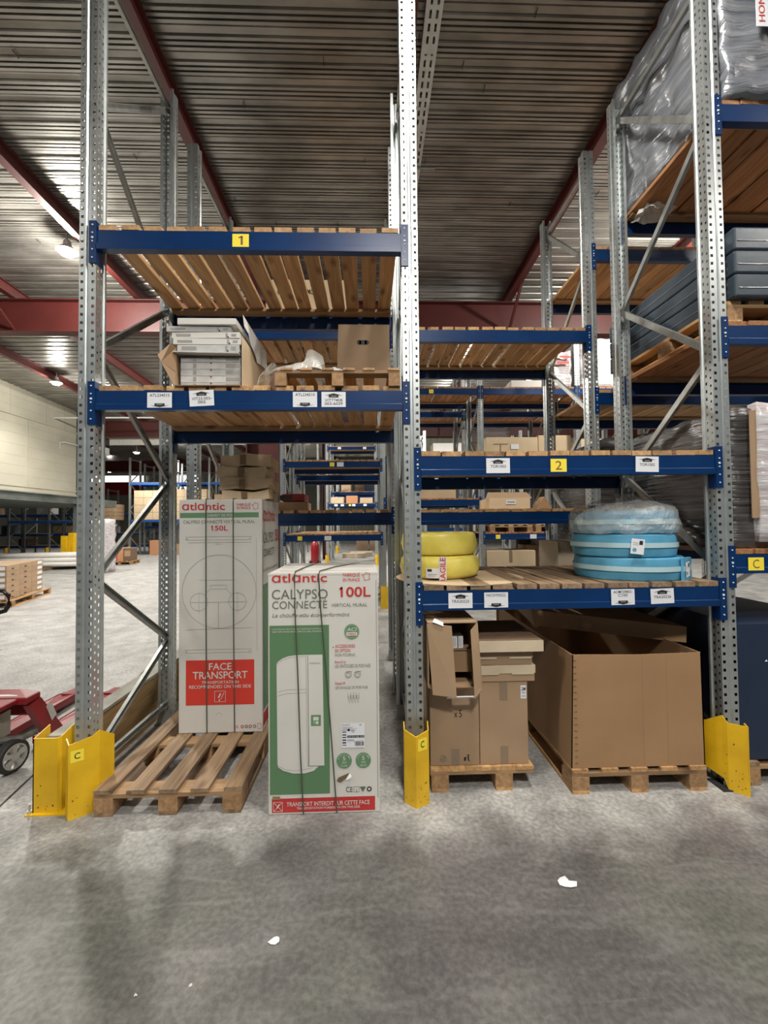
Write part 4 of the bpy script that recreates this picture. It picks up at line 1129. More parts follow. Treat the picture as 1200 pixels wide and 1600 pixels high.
o = obj('draped_sheet', dr, loc=(-1.24, .05, Zs)); tag(o, 'white paper sheet with torn lower edge hanging beside the flat boxes', 'paper sheet')
# upside-down small pallet, plastic and kraft panel
pu = empty('small_pallet', (-.45, .30, Zs)); tag(pu, 'small upturned wooden pallet beside the kraft panel on the left shelf', 'pallet')
for x in (-.345, .0, .345): 
    for yy in (-.26, .26): obj('block', MB().box(-.035, .035, -.05, .05, 0, .078, 'block'), pu, (x, yy, 0))
for yy in (-.26, .26): obj('cross_board', MB().box(-.38, .38, -.045, .045, 0, .018, 'plank_x'), pu, (0, yy, .078))
for i, x in enumerate((-.31, -.19, -.06, .07, .19, .34)): obj('top_board', MB().box(-.035, .035, -.31, .31, 0, .014, 'plank'), pu, (x, 0, .096))
kp = empty('kraft_carton', (-.30, .44, Zs+.112)); tag(kp, 'tall brown kraft carton with a black oval hand hole on the upturned pallet', 'carton')
kb = MB(); kb.prism([(-.19, 0, 0), (.19, 0, 0), (.19, 0, .475), (-.175, 0, .475)], (0, .006, 0), 'card'); kb.box(.184, .19, .006, .17, 0, .47, 'card'); kb.box(-.175, -.169, .006, .17, 0, .47, 'card')
kb.quad((-.19, -.0, .18), (-.19, 0, 0), (-.34, .10, 0), (-.31, .10, .07), 'card'); obj('carton_panel', kb, kp)
hh = MB(); rect(hh, -.027, .027, -.016, .016, 'black', -.001); disc(hh, -.027, 0, .016, 'black', -.001); disc(hh, .027, 0, .016, 'black', -.001); obj('hand_hole', hh, kp, (.0, -.0005, .345))
def crumple_sheet(nx, ny, fn, m, seed, amp=.02, freq=9):
    from mathutils import noise
    mb = MB(); vs = []
    for j_ in range(ny+1):
        for i_ in range(nx+1):
            p = Vector(fn(i_/nx, j_/ny)); vs.append(p+noise.noise_vector(p*freq+Vector((seed, seed*2, 0)))*amp)
    mb.add(vs, [(j_*(nx+1)+i_, j_*(nx+1)+i_+1, (j_+1)*(nx+1)+i_+1, (j_+1)*(nx+1)+i_) for j_ in range(ny) for i_ in range(nx)], m)
    return mb
def heap(u, v):
    x = -.40+.62*u; h = .10*math.exp(-((u-.22)/.2)**2)+.21*math.exp(-((u-.52)/.14)**2)+.09*math.exp(-((u-.8)/.1)**2)
    return (x, -.18+.36*v, .02+h*math.sin(PI*min(1, max(0, v*.9+.05)))**.7)
o = obj('plastic_wrap', crumple_sheet(34, 22, heap, 'clear_dense', 3, .028, 14), loc=(-.55, .34, Zs+.105), smooth=False); tag(o, 'crumpled clear plastic wrap heaped on the upturned pallet', 'plastic wrap')
obj('trailing_tail', crumple_sheet(14, 12, lambda u, v: (-.33-.12*u, -.22+.3*v, .06-.16*u+.05*math.sin(v*5)), 'clear_dense', 8, .03, 13), o)

# ================================================================ middle bay, bottom
def carton(name, label, loc, w_, d_, h_, m='card', rz=0, tape=(.42, .58), tape_side=True, cat='carton', group=None, bev=.004):
    e = empty(name, loc, rz); tag(e, label, cat, group)
    obj('carton_body', MB().box(0, w_, 0, d_, 0, h_, m), e, bevel=bev)
    if tape:
        obj('tape', MB().box(w_*tape[0], w_*tape[1], -.0012, .0, h_*.78, h_, 'tape_clear').box(w_*tape[0], w_*tape[1], -.0012, .0, 0, h_*.22, 'tape_clear').box(w_*tape[0], w_*tape[1], 0, d_, h_, h_+.001, 'tape_clear'), e)
    return e
c = carton('tall_carton', 'tall plain brown carton marked x 5 in pen, left one on short pallet', (.092, .03, .1445), .302, .55, .50, tape=None)
q = MB(); yy = -.0012
text(q, 'x5', .148, .195, .29, .335, 'black', yy, spacing=1.4)
ring(q, .078, .045, .018, .0035, 'carton_gray', yy, n=20); line(q, .068, .037, .088, .053, .007, 'carton_gray', yy)
for a, b_ in (((.132, .030), (.162, .030)), ((.132, .030), (.147, .058)), ((.147, .058), (.162, .030))): line(q, *a, *b_, .003, 'carton_gray', yy)
rect(q, .205, .218, .028, .050, 'black', yy); line(q, .232, .028, .232, .052, .008, 'black', yy); disc(q, .232, .060, .006, 'black', yy); line(q, .228, .050, .216, .046, .004, 'black', yy); line(q, .236, .03, .243, .024, .004, 'black', yy)
obj('ink_marks', q, c); obj('tape', MB().box(.130, .178, -.001, 0, 0, .10, 'tape_clear'), c)
c = carton('tall_carton', 'tall plain brown carton with white label, right one on short pallet', (.397, .03, .1445), .298, .55, .50, tape=(.42, .58))
q = MB(); rect(q, .255, .29, .395, .475, 'white_tag', yy); text(q, '2M', .26, .285, .445, .465, 'black', yy-.0035, bold=.03); line(q, .262, .43, .284, .43, .006, 'print_fade', yy-.001); line(q, .262, .41, .284, .41, .006, 'print_fade', yy-.001); obj('address_label', q, c)
for i, (z_, x_, w_, h_, lab) in enumerate(((.6465, .398, .345, .098, 'flat tan carton with tuck lid, lower one on the right tall carton'), (.747, .385, .345, .088, 'flat tan carton under the wide shallow lid'))):
    e = empty('flat_carton', (x_, .02, z_)); tag(e, lab, 'carton')
    obj('tray', MB().box(.004, w_-.004, .004, .48, 0, h_*.55, 'card'), e, bevel=.002)
    li = MB().box(0, w_, 0, .485, h_*.5, h_, 'card_pale' if i == 0 else 'card'); li.box(.01, .12, -.0015, 0, h_*.42, h_*.55, 'card_pale'); li.box(.20, w_-.01, -.0015, 0, h_*.42, h_*.55, 'card_pale')
    obj('tuck_lid', li, e, bevel=.002)
e = empty('shallow_lid_carton', (.375, -.02, .838)); tag(e, 'wide shallow pale carton lid with dark top, uppermost of the flat cartons', 'carton')
obj('lid_body', MB().box(0, .41, .005, .55, .06, .066, 'card_dark').box(0, .41, 0, .004, -.0, .066, 'card_pale').box(.0, .004, 0, .5, .0, .066, 'card_pale').box(.406, .41, 0, .5, 0, .066, 'card_pale'), e)
e = empty('tilted_open_carton', (.085, -.06, .645)); tag(e, 'open brown carton on its side with small white boxes inside, atop the x 5 carton', 'carton')
obj('left_flap', MB().prism([(-.018, -.02, .385), (.125, -.035, .372), (.145, -.055, -.035), (.01, -.03, -.025)], (0, .005, 0), 'card'), e)
obj('carton_shell', MB().box(-.012, -.006, 0, .42, .0, .385, 'card').box(-.012, .285, 0, .42, .380, .386, 'card').box(.279, .285, 0, .42, .0, .385, 'card').box(-.012, .285, 0, .42, -.0, .004, 'card_in').box(-.012, .285, .414, .42, 0, .385, 'card_in'), e)
obj('right_flap', MB().prism([(.235, -.035, .345), (.283, -.0, .385), (.30, -.03, .0), (.29, -.045, -.0), (.250, -.05, -.045)], (.004, .002, 0), 'card'), e)
obj('rear_divider', MB().box(.05, .27, .10, .105, .06, .20, 'card_in').box(.05, .27, .09, .41, .195, .20, 'card_in'), e)
obj('paper_slip', MB().box(.10, .26, -.045, .02, -.052, -.047, 'white_tag', tilt=(-.5, 'X')).prism([(.015, -.03, .395), (.075, -.04, .372), (.08, -.01, .385), (.03, .0, .408)], (0, 0, .003), 'scrap'), e)
for i in range(3):
    o = obj('small_box', MB().box(0, .030, 0, .08, 0, .075, 'white_tag').box(.006, .010, -.001, 0, .01, .065, 'print_fade').box(.016, .019, -.001, 0, .012, .06, 'print_fade'), loc=(.205+i*.036, .052, .8465)); tag(o, '%s of three small white boxes in the tilted open carton' % ['leftmost', 'middle', 'rightmost'][i], 'box', 'small white boxes in the tilted carton')

# huge carton with askew lid
e = empty('huge_open_carton', (.928, -.035, .1445)); tag(e, 'huge open brown carton on a pallet in the middle bay', 'carton')
WX, DX, HX = .822, 1.5, .672
obj('front_wall', MB().prism([(0, 0, 0), (WX, 0, 0), (WX-.006, 0, HX), (.41, 0, HX-.006), (.02, 0, HX+.002)], (0, .007, 0), 'card_warm'), e)
obj('left_wall', MB().prism([(0, 0, 0), (0, DX, 0), (.02, DX, HX), (.02, 0, HX)], (.007, 0, 0), 'card_warm'), e)
obj('right_wall', MB().prism([(WX-.007, 0, 0), (WX-.007, DX, 0), (WX-.013, DX, HX), (WX-.013, 0, HX)], (.007, 0, 0), 'card_warm'), e)
obj('rear_wall', MB().box(0, WX, DX-.007, DX, 0, HX, 'card_warm'), e); obj('carton_floor', MB().box(.01, WX-.01, .01, DX-.01, 0, .01, 'card_in'), e)
cr = MB()
for x_ in (.445, .595): cr.box(x_, x_+.003, -.0008, 0, .01, HX-.01, 'card_in')
obj('crease', cr, e)
sn = MB()
for i in range(17): sn.box(.025, .042, -.0025, 0, .03+i*.038, .0345+i*.038, 'tape')
obj('staple_row', sn, e); sn = None
hc = e; e = empty('askew_lid', (.90-.928, .43+.035, .885-.1445)); e.parent = hc; e['label'] = 'shallow lid lying askew across the top'
Lp = [Vector((0, 0, .0)), Vector((.97, -.22, -.085))]
lm = MB()
lm.prism([(.0, 0, .0), (.98, -.16, -.095), (.985, -.16, .012), (-.02, 0, .112)], (.001, .006, 0), 'card_warm')
obj('lid_front', lm, e)
lm = MB(); lm.quad((-.02, .0, .112), (.985, -.16, .012), (.98, .50, .012), (.06, .66, .112), 'card_warm'); lm.quad((-.02, .002, .108), (.985, -.158, .008), (.98, .50, .008), (.06, .66, .108), 'card_in')
lm.quad((-.02, 0, .112), (.06, .66, .112), (.08, .66, .0), (0, 0, 0), 'card_warm'); obj('lid_top', lm, e)
obj('tape', MB().prism([(.30, -.051, -.028), (.305, -.052, -.029), (.30, -.052, .078), (.295, -.051, .079)], (0, -.002, 0), 'card_in'), e)

# ---------------------------------------------------------------- coils
Zc = 1.2345
def coil_prof(r, h, rd=.03, n=4, bulge=.01):
    p = [(r*.02, 0), (r-rd, 0)]
    for i in range(1, n+1): a = -PI/2+PI/2*i/n; p.append((r-rd+rd*math.cos(a), rd+rd*math.sin(a)))
    p.append((r+bulge, h/2))
    for i in range(n+1): a = PI/2*i/n; p.append((r-rd+rd*math.cos(a), h-rd+rd*math.sin(a)))
    p.append((r*.02, h)); return p
o = obj('cardboard_disc', MB().lathe([(.01, 0), (.44, 0), (.44, .004), (.01, .004)], 'card_cream', 48), loc=(.36, .43, Zc+.002)); tag(o, 'flat round cardboard disc under the yellow coils', 'cardboard disc')
for i in range(2):
    o = empty('yellow_coil', (.235, .50, Zc+.008+i*.158)); tag(o, ['yellow foam-wrapped coil with FRAGILE tape and label, the lower one', 'plain yellow foam-wrapped coil stacked on the FRAGILE one'][i], 'coil')
    cc = obj('coil_body', MB().lathe(coil_prof(.278 if i == 0 else .262, .155, .045 if i == 0 else .03), 'foam_yellow', 48, jit=.009, seed=i+2), o, smooth=True)
    if i == 0:
        q = MB(); F = lambda u, v: (.288*math.sin(u/.288), -.288*math.cos(u/.288)-.004, v)
        F2 = lambda u, v: (.288*math.sin(u/.288), -.288*math.cos(u/.288)-.007, v)
        for a in range(4): q.quad(F(-.045+a*.012, .0), F(-.033+a*.012, .0), F(-.033+a*.012, .155), F(-.045+a*.012, .155), 'white_tag')
        text(q, 'FRAGILE', -.040, -.003, -.04, .15, 'print_red', fr=F2, bold=.03, up=True); obj('fragile_tape', q, o)
        q = MB(); F = lambda u, v: (.288*math.sin(u/.288), -.288*math.cos(u/.288)-.012, v)
        for a in range(4): q.quad(F(-.135+a*.022, .015), F(-.113+a*.022, .015), F(-.113+a*.022, .080), F(-.135+a*.022, .080), 'white_tag')
        F3 = lambda u, v: (.288*math.sin(u/.288), -.288*math.cos(u/.288)-.014, v); rect(q, -.125, -.095, .058, .074, 'black', fr=F3); line(q, -.12, .04, -.06, .04, .004, 'print_fade', fr=F3); line(q, -.12, .03, -.07, .03, .003, 'print_fade', fr=F3)
        obj('paper_label', q, o)
for i in range(3):
    o = empty('blue_coil', (1.515+(.02 if i == 0 else -.01), .36, Zc+.003+i*.150)); tag(o, ['blue foam coil with loose taped end and label, bottom of three', 'blue foam coil with tilted white label, middle of three', 'blue foam coil inside a clear plastic bag, top of three'][i], 'coil')
    r = (.335, .318, .318)[i]
    obj('coil_body', MB().lathe(coil_prof(r, .148, .014), 'foam_blue', 56, jit=.006, seed=i+9), o, smooth=True)
    bd = MB(); n_ = 56; R_ = random.Random(i+9); ph = [R_.uniform(0, 6.28) for _ in range(6)]; vs = []
    for kq in range(n_):
        t_ = 2*PI*kq/n_; rr = (r+.0145)*(1+.006*(math.sin(3*t_+ph[0]+1.8)+math.sin(5*t_+ph[1]-3)*.6+math.sin(8*t_+ph[2]+6)*.3))
        vs += [(rr*math.cos(t_), rr*math.sin(t_), .062), (rr*math.cos(t_), rr*math.sin(t_), .094)]
    bd.add(vs, [(2*q_, (2*q_+2) % (2*n_), (2*q_+3) % (2*n_), 2*q_+1) for q_ in range(n_)], 'foam_band'); obj('tape_band', bd, o)
    if i < 2:
        aa = (-PI/2+.65) if i == 0 else (-PI/2-.28)
        lb = MB(); rect(lb, -.04, .035, -.05, .045, 'white_tag', 0); rect(lb, .005, .025, .01, .035, 'black', -.001); disc(lb, -.018, -.025, .012, 'foam_blue', -.001); line(lb, -.03, .02, -.0, .02, .003, 'print_fade', -.001); line(lb, -.03, .008, -.0, .008, .003, 'print_fade', -.001)
        obj('paper_label', lb, o, ((r+.03)*math.cos(aa), (r+.03)*math.sin(aa), .075), (0, .12 if i else -.1, aa+PI/2))
    if i == 0:
        aa = -PI/2+.62; fl_ = MB(); fl_.box(-.05, .085, -.012, .004, .002, .146, 'foam_blue').box(-.05, .085, -.014, -.012, .062, .094, 'foam_band'); obj('loose_end', fl_, o, ((r+.014)*math.cos(aa), (r+.014)*math.sin(aa), 0), (0, 0, aa+PI/2))
    if i == 2:
        bg = MB().lathe([(.335, -.02), (.338, .03), (.340, .06), (.338, .10), (.336, .15), (.31, .175), (.25, .19), (.18, .215), (.12, .245), (.07, .265), (.02, .27)], 'clear', 56, jit=.016, seed=5)
        import bmesh
        oo = obj('plastic_bag', bg, o)
        dm = oo.modifiers.new('sub', 'SUBSURF'); dm.levels = 1; dm.render_levels = 1
        tx = bpy.data.textures.new('folds', 'CLOUDS'); tx.noise_scale = .07
        dd = oo.modifiers.new('folds', 'DISPLACE'); dd.texture = tx; dd.strength = .035

# ================================================================ right bay loads
def wrapped(name, label, x0, x1, y0, y1, z0, z1, m, amp, seed, cat='wrapped load', cuts=9, group=None):
    mb = MB(); crumpled(mb, x0, x1, y0, y1, z0, z1, m, amp, seed, nx=cuts)
    o = obj(name, mb, smooth=True); tag(o, label, cat, group); return o
e = empty('wrapped_bale', (2.6, .55, 4.3065)); tag(e, 'huge grey bale in creased stretch film at the top of the right bay', 'wrapped load')
mb = MB(); crumpled(mb, -.575, .6, -.57, .62, .02, 1.22, 'wrap_gray', .05, 21, nx=18); obj('bale_body', mb, e, smooth=True)
q = MB().box(-.40, .0, -.615, -.612, .42, .95, 'white_tag').box(-.20, .1, -.620, -.617, .28, .47, 'yellow_tag'); q.mats = ['white_tag', 'board']; obj('paper_note', q, e)
q = MB(); text(q, 'HOMOLOGUE', -.385, -.345, .45, .92, 'print_red', -.617, up=True); text(q, 'TAS.', -.185, -.09, .40, .43, 'black', -.622); text(q, 'x5', -.165, -.10, .32, .365, 'black', -.622); obj('note_lettering', q, e)
obj('film_bunch', crumple_sheet(18, 14, lambda u, v: (-.13+.26*u, -.1+.2*v, .10*math.sin(PI*u)*math.sin(PI*v)), 'clear_dense', 31, .035, 22), e, (-.47, .3, -.13))
pallet('wooden pallet carrying the slate grey cases on the right bay middle level', 2.02, 2.85, .02, 1.2, z=2.872, tops=6, m='plank', h=.12)
for i in range(3):
    z_ = 3.018+i*.150
    e = empty('flight_case', (2.04, -.03, z_)); tag(e, 'long slate grey plastic-wrapped case, %s of the stack of three' % ['bottom', 'middle', 'top'][i], 'case')
    obj('case_body', MB().box(0, .85, 0, 1.42, 0, .146, 'slate'), e, bevel=.012)
    obj('edge_fold', MB().box(-.003, -.0, .1, 1.3, .06, .066, 'wrap_gray').box(.02, .84, -.003, 0, .055, .06, 'wrap_gray'), e)
bl = empty('black_wrapped_load', (2.55, .55, 1.4315)); tag(bl, 'black stretch-wrapped pallet load with a cardboard edge strip, right bay low level', 'wrapped load')
mb = MB(); crumpled(mb, -.52, .62, -.50, .60, .0, .90, 'wrap_black', .028, 24, nx=14); obj('load_body', mb, bl, smooth=True)
obj('edge_strip', MB().box(-.41, -.335, -.535, -.530, .20, .88, 'card').box(-.335, -.25, -.535, -.530, .20, .90, 'card_pale'), bl)
mb = MB(); crumpled(mb, -.37, .6, -.545, -.48, .05, .93, 'wrap_light', .014, 27, nx=10); obj('pale_front', mb, bl, smooth=True)
bl2 = wrapped('dark_wrapped_load', 'dark film-wrapped load standing behind the blue coils in second rack', 2.02, 2.95, 1.62, 2.6, 1.0, 2.3, 'wrap_black', .03, 26)
bl2_base = MB().box(2.02, 2.9, 1.62, 2.6, 0.0, 1.0, 'card_dark'); o = obj('brown_crate', bl2_base); tag(o, 'dark brown crate on the floor under the wrapped load behind the blue coils', 'crate')
e = empty('wrapped_tube_bundle', (2.05, 1.7, 2.33)); tag(e, 'long dark film-wrapped bundle of tubes above the wrapped load behind the right upright', 'tube bundle')
obj('bundle_body', MB().tube([(-.02, .9, .03), (.1, .0, .07), (.8, -.1, .10)], [.05, .07, .10], 'wrap_black', 14), e, smooth=True)
e = empty('navy_carton', (2.0, .0, .145)); tag(e, 'big dark navy carton on a pallet at the lower right edge', 'carton')
obj('carton_body', MB().box(0, .8, 0, 1.05, 0, .835, 'navy'), e, bevel=.006); obj('scuff', MB().poly([(.165, -.0075, .60), (.185, -.0075, .60), (.178, -.0075, .612)], 'scrap'), e)
for (x_, y_, z_, w_, d_, h_, lab) in ((1.86, 1.75, 0, .14, .6, .95, 'narrow brown carton edge standing behind the front-right upright'),
                                     (1.55, 2.75, .0, .40, .4, 1.52, 'pale cream carton standing behind the blue coils')):
    pass
carton('behind_carton', 'pale brown carton standing in second rack behind the blue coils, left of the dark crate', (1.64, 1.70, .0), .27, .5, 1.42, 'card_pale', tape=None)
carton('low_bin', 'brown carton low in the right bay behind the navy carton', (2.25, 1.65, 1.0), .5, .5, .38, 'card', tape=None) if 0 else None

# ================================================================ second rack goods
e = carton('inverted_carton', 'long brown carton with upside-down lettering seen through the top board deck', (-1.30, 1.75, 3.70), .86, .5, .42, 'card_cream', tape=None)
q = MB()
def flip_text(mb, s, x0, x1, z0, z1, y_):
    vs, fs = text_geo(s, .02, 0, 1); mb.add([(x1-(x1-x0)*u, y_, z1-(z1-z0)*v) for u, v in vs], fs, 'black')
flip_text(q, 'C', .30, .335, .27, .32, -.006); flip_text(q, 'OM', .42, .49, .27, .32, -.006); flip_text(q, 'un', .12, .17, .27, .31, -.006); q.box(.2, .28, -.006, -.005, .05, .2, 'white_tag'); obj('printed_lettering', q, e)
pallet('wooden pallet under the carton with upside-down lettering', -1.35, -.42, 1.6, 2.5, z=3.556, tops=6, m='plank')
e = empty('red_crate', (-1.12, 1.62, 1.845)); tag(e, 'red and black plastic case behind the 150L carton on the second rack', 'case')
obj('case_body', MB().box(0, .22, 0, .3, 0, .075, 'jack_red').box(-.02, .10, -.005, .31, .012, .062, 'black_gloss'), e, bevel=.008)
carton('small_carton', 'small brown carton under the red and black case', (-1.16, 1.60, 1.7545), .28, .35, .085, 'card', tape=None)
e = carton('labelled_carton', 'tan open-flap carton with a white label on the second rack middle bay', (.95, 1.72, 1.7495), .42, .4, .115, 'card_cream', tape=None)
obj('raised_flap', MB().prism([(-.03, .02, .115), (.45, .02, .115), (.43, .12, .185), (.02, .12, .185)], (0, .006, 0), 'card'), e); obj('label_sticker', MB().box(.17, .27, -.0075, -.006, .055, .10, 'white_tag').box(.18, .26, -.0085, -.0075, .068, .086, 'print_fade'), e)
o = obj('red_wedge', MB().prism([(0, 0, 0), (.17, 0, 0), (.09, 0, .13)], (0, .14, 0), 'card_warm'), loc=(1.42, 1.70, 1.7495)); tag(o, 'small rust-coloured wedge beside the labelled tan carton', 'wedge')

# ================================================================ third and fourth rack goods
def bundle_prints(e, w_, h_): pass
e = carton('cream_carton', 'long cream carton on the rear-aisle rack above the number 2 beam, left one', (1.72+.35, 5.9, 2.6665), 1.05, .8, .66, 'card_cream', tape=None)
obj('label_sticker', MB().box(.50, .66, -.0075, -.006, .42, .52, 'white_tag'), e); obj('seam_line', MB().box(.15, .45, -.0072, -.006, .52, .53, 'tape').box(.29, .30, -.0072, -.006, .2, .52, 'tape'), e)
carton('cream_carton', 'long cream carton on the rear-aisle rack above the number 2 beam, right one', (3.14, 5.92, 2.6665), .66, .8, .70, 'card_cream', tape=None)
carton('cream_carton', 'low cream carton in the rear-aisle rack, right of the long ones', (4.0, 5.9, 2.6665), .75, .8, .62, 'card_cream', tape=None)
e = wrapped('white_wrapped_stack', 'white film-wrapped stack with grey letters in the fourth rack', 2.1, 3.05, 7.4, 8.3, 2.627, 3.85, 'wrap_light', .03, 44)
q = MB(); flip_text(q, 'FLO', .1, .8, .55, .72, -.03); q2 = obj('printed_lettering', q, e, (2.1, 7.36, 2.627))
e = wrapped('red_white_wrapped_stack', 'film-wrapped stack with red print high in the rear-aisle rack behind the right uprights', 3.3, 4.45 if 0 else 3.82, 5.85, 6.8, 4.31, 5.05, 'wrap_light', .03, 45)
obj('red_print', MB().box(3.5, 3.75, 5.80, 5.802, 4.78, 4.83, 'print_red').box(3.55, 3.78, 5.80, 5.802, 4.9, 4.94, 'print_red'), e)
wrapped('red_white_wrapped_stack', 'pale wrapped stack beside the red-printed one, high in the rear-aisle rack', 3.98, 4.7, 5.85, 6.8, 4.31, 5.3, 'wrap_light', .03, 46)
o = carton('white_carton', 'plain white carton high in the rear-aisle rack behind the middle bay', (2.6, 5.9, 4.3065), .62, .7, .17, 'board', tape=None)
pallet('wooden pallet on the 1.4 m level of the rear-aisle rack, left one', 2.1, 2.95, 5.82, 6.9, z=1.426, tops=5, m='plank')
pallet('wooden pallet on the 1.4 m level of the rear-aisle rack, right one', 3.02, 3.8, 5.82, 6.9, z=1.426, tops=5, m='plank')
carton('white_carton', 'low white carton on the right-hand low pallet of the rear-aisle rack', (3.05, 5.85, 1.572), .55, .8, .16, 'board', tape=None)
carton('tan_carton', 'tan carton pile on the left-hand low pallet of the rear-aisle rack', (2.12, 5.85, 1.572), .75, .8, .55, 'card_cream', tape=None)
carton('tan_carton', 'pale tan carton beneath the rear-aisle rack with a white paper label', (2.02, 5.75, .0), .95, .7, 1.07, 'card_cream', tape=(.45, .52))
o = carton('tan_carton', 'small brown carton tucked behind the labelled one under the rear-aisle rack', (2.95, 6.2, .0), .35, .5, 1.15, 'card', tape=None)
wrapped('grey_sack', 'dark grey bulk sack under the rear-aisle rack', 2.95, 3.82, 6.75, 7.2, 0, 1.42, 'bag_gray', .04, 48, 'sack')
wrapped('printed_sack_pile', 'pile of white sacks with red print under the rear-aisle rack', 4.0, 5.2, 6.1, 7.0, 0, 1.32, 'wrap_light', .05, 49, 'sack')
wrapped('white_sack_pile', 'narrow pile of white sacks left of the red-printed ones', 3.2, 3.85, 5.95, 6.6, 0, 1.28, 'wrap_light', .04, 50, 'sack')
wrapped('pale_roll_load', 'pale rolled sheets on the fourth rack left of the white wrapped stack', .4, 1.75, 7.5, 8.2, 3.1, 3.5, 'board', .02, 51, 'roll load') if 0 else None
e = carton('pale_stack', 'pale flat boards stacked on the rear-aisle rack left part, middle bay', (.35, 5.9, 2.1025), 1.1, .8, .20, 'card_cream', tape=None)
# upper shapes behind the middle bay
carton('pale_stack', 'white sheet packs leaning at the back of the hall, above the tan cartons', (.45, 7.35, 2.2), .1, .1, .1, 'board', tape=None) if 0 else None
for i, (x_, w_, h_) in enumerate(((-1.8, .5, .25), (-1.2, .45, .3), (-.65, .5, .22))):
    carton('small_far_carton', 'cardboard box on the distant fifth rack, %s of three' % ['left', 'middle', 'right'][i], (x_, 14.6, 2.4525), w_, .8, h_, ['card_pale', 'orange_box', 'card_cream'][i], tape=None)
for i, (x_, w_, h_, m_) in enumerate(((-1.5, .42, .5, 'card_cream'), (-.9, .4, .45, 'card_dark'), (-.5, .42, .5, 'navy'))):
    carton('far_carton', 'box on the far sixth rack seen through the upper gap, %s of three' % ['left', 'middle', 'right'][i], (x_, 16.1, 3.0245), w_, .8, h_, m_, tape=None)
for i in range(2):
    carton('floor_carton', 'brown carton on the floor at the end of the aisle gap, %s one' % ['left', 'right'][i], (-1.1+i*.8, 24.0, .0), .7, .8, .95, 'card', tape=None)
for i in range(4):
    carton('floor_carton', 'flat pallet load lying in the distant aisle, number %s back' % ['one', 'two', 'three', 'four'][i], (-1.6+i*.35, 18+i*.9, 0), 1.1, .6, .22, 'card_pale', tape=None) if i < 2 else None
carton('pale_board_stack', 'pale board stack high on the distant fifth rack behind the middle bay', (2.3, 14.6, 4.2225), 1.25, .8, .62, 'board', tape=None)
e = empty('wheeled_extinguisher', (-2.3, 13.4, 0)); tag(e, 'red wheeled fire extinguisher beside the distant column', 'extinguisher')
obj('cylinder', MB().lathe([(.02, .1), (.12, .12), (.15, .2), (.15, .85), (.10, .97), (.04, 1.02), (.04, 1.1)], 'ext_red', 20), e, smooth=True)
obj('wheel', MB().lathe([(.14, -.03), (.15, 0), (.14, .03)], 'rubber', 16, (.18, 0, .15), axis='X'), e); obj('wheel', MB().lathe([(.14, -.03), (.15, 0), (.14, .03)], 'rubber', 16, (-.18, 0, .15), axis='X'), e)
obj('hose', MB().tube([(0, 0, 1.08), (-.2, -.05, 1.15), (-.28, -.05, .95), (-.24, -.05, .6)], .02, 'rubber', 6), e)

# ================================================================ left side floor goods
def floor_stack(name, label, x, y, rz, w_, d_, n_, h_, m, pal=True):
    if pal: pallet('wooden pallet under the ' + label, x-w_/2, x+w_/2, y-d_/2, y+d_/2, tops=5, rz=rz, m='plank')
e = empty('carton_stack', (-8.42, 7.1, .1445), .30); 
tag(e, 'brown cartons with white end labels stacked on a pallet at the left edge', 'cartons')
e['category'] = 'carton stack'
for r_ in range(6):
    for c_ in range(3):
        cc = obj('carton', MB().box(-.55, .55, -.9+c_*.58, -.33+c_*.58, r_*.117, r_*.117+.115, 'card'), e, bevel=.004)
        lb = MB(); lb.box(.551, .553, -.62+c_*.58-.0, -.38+c_*.58, r_*.117+.03, r_*.117+.09, 'white_tag') if c_ == 2 else lb.box(.551, .553, -.7+c_*.58, -.6+c_*.58, r_*.117+.03, r_*.117+.05, 'black')
        if c_ == 0: lb.box(.20, .52, -.902, -.9005, r_*.117+.025, r_*.117+.095, 'white_tag')
        obj('end_label', lb, cc)
pallet('wooden pallet under the labelled cartons at the left edge', -9.08, -7.76, 6.15, 8.1, rz=.30, tops=7, m='plank')
e = empty('tube_bundle', (-13.4, 14.6, .0), .0); tag(e, 'long bundles of white wrapped tubes lying on low pallets by the cream wall', 'tube bundle')
R_ = random.Random(5)
for r_ in range(3):
    for c_ in range(8-r_):
        mb = MB().tube([(-2.1+R_.uniform(-.2, .1), -.7+c_*.19+r_*.09, .20+r_*.16), (2.4+R_.uniform(-.1, .2), -.5+c_*.19+r_*.09+.25, .20+r_*.16)], .09, 'board', 10); obj('tube', mb, e, smooth=True)
obj('bearer', MB().box(-1.6, -1.45, -.8, 1.1, 0, .11, 'plank_dull'), e); obj('bearer', MB().box(.9, 1.05, -.8, 1.1, 0, .11, 'plank_dull'), e)
pallet('small wooden pallet with the orange-brown carton on the open floor', -11.45, -10.45, 16.0, 17.0, rz=.2, tops=6, m='plank')
e = empty('orange_carton', (-10.95, 16.5, .1445), .2); tag(e, 'orange-brown carton with a dark right side on a pallet far on the open floor', 'carton')
obj('carton_body', MB().box(-.42, .10, -.38, .38, 0, .55, 'orange_box').box(-.22, -.12, -.385, -.38, 0, .55, 'print_red'), e); obj('brown_box', MB().box(.11, .42, -.38, .38, 0, .52, 'card_dark').box(.15, .38, -.383, -.38, .2, .45, 'card'), e)
wrapped('wrapped_pallet_stack', 'film-wrapped pallet stack on the open floor behind the left upright', -10.25, -9.5, 12.5, 13.4, 0, 1.88, 'wrap_light', .05, 61)
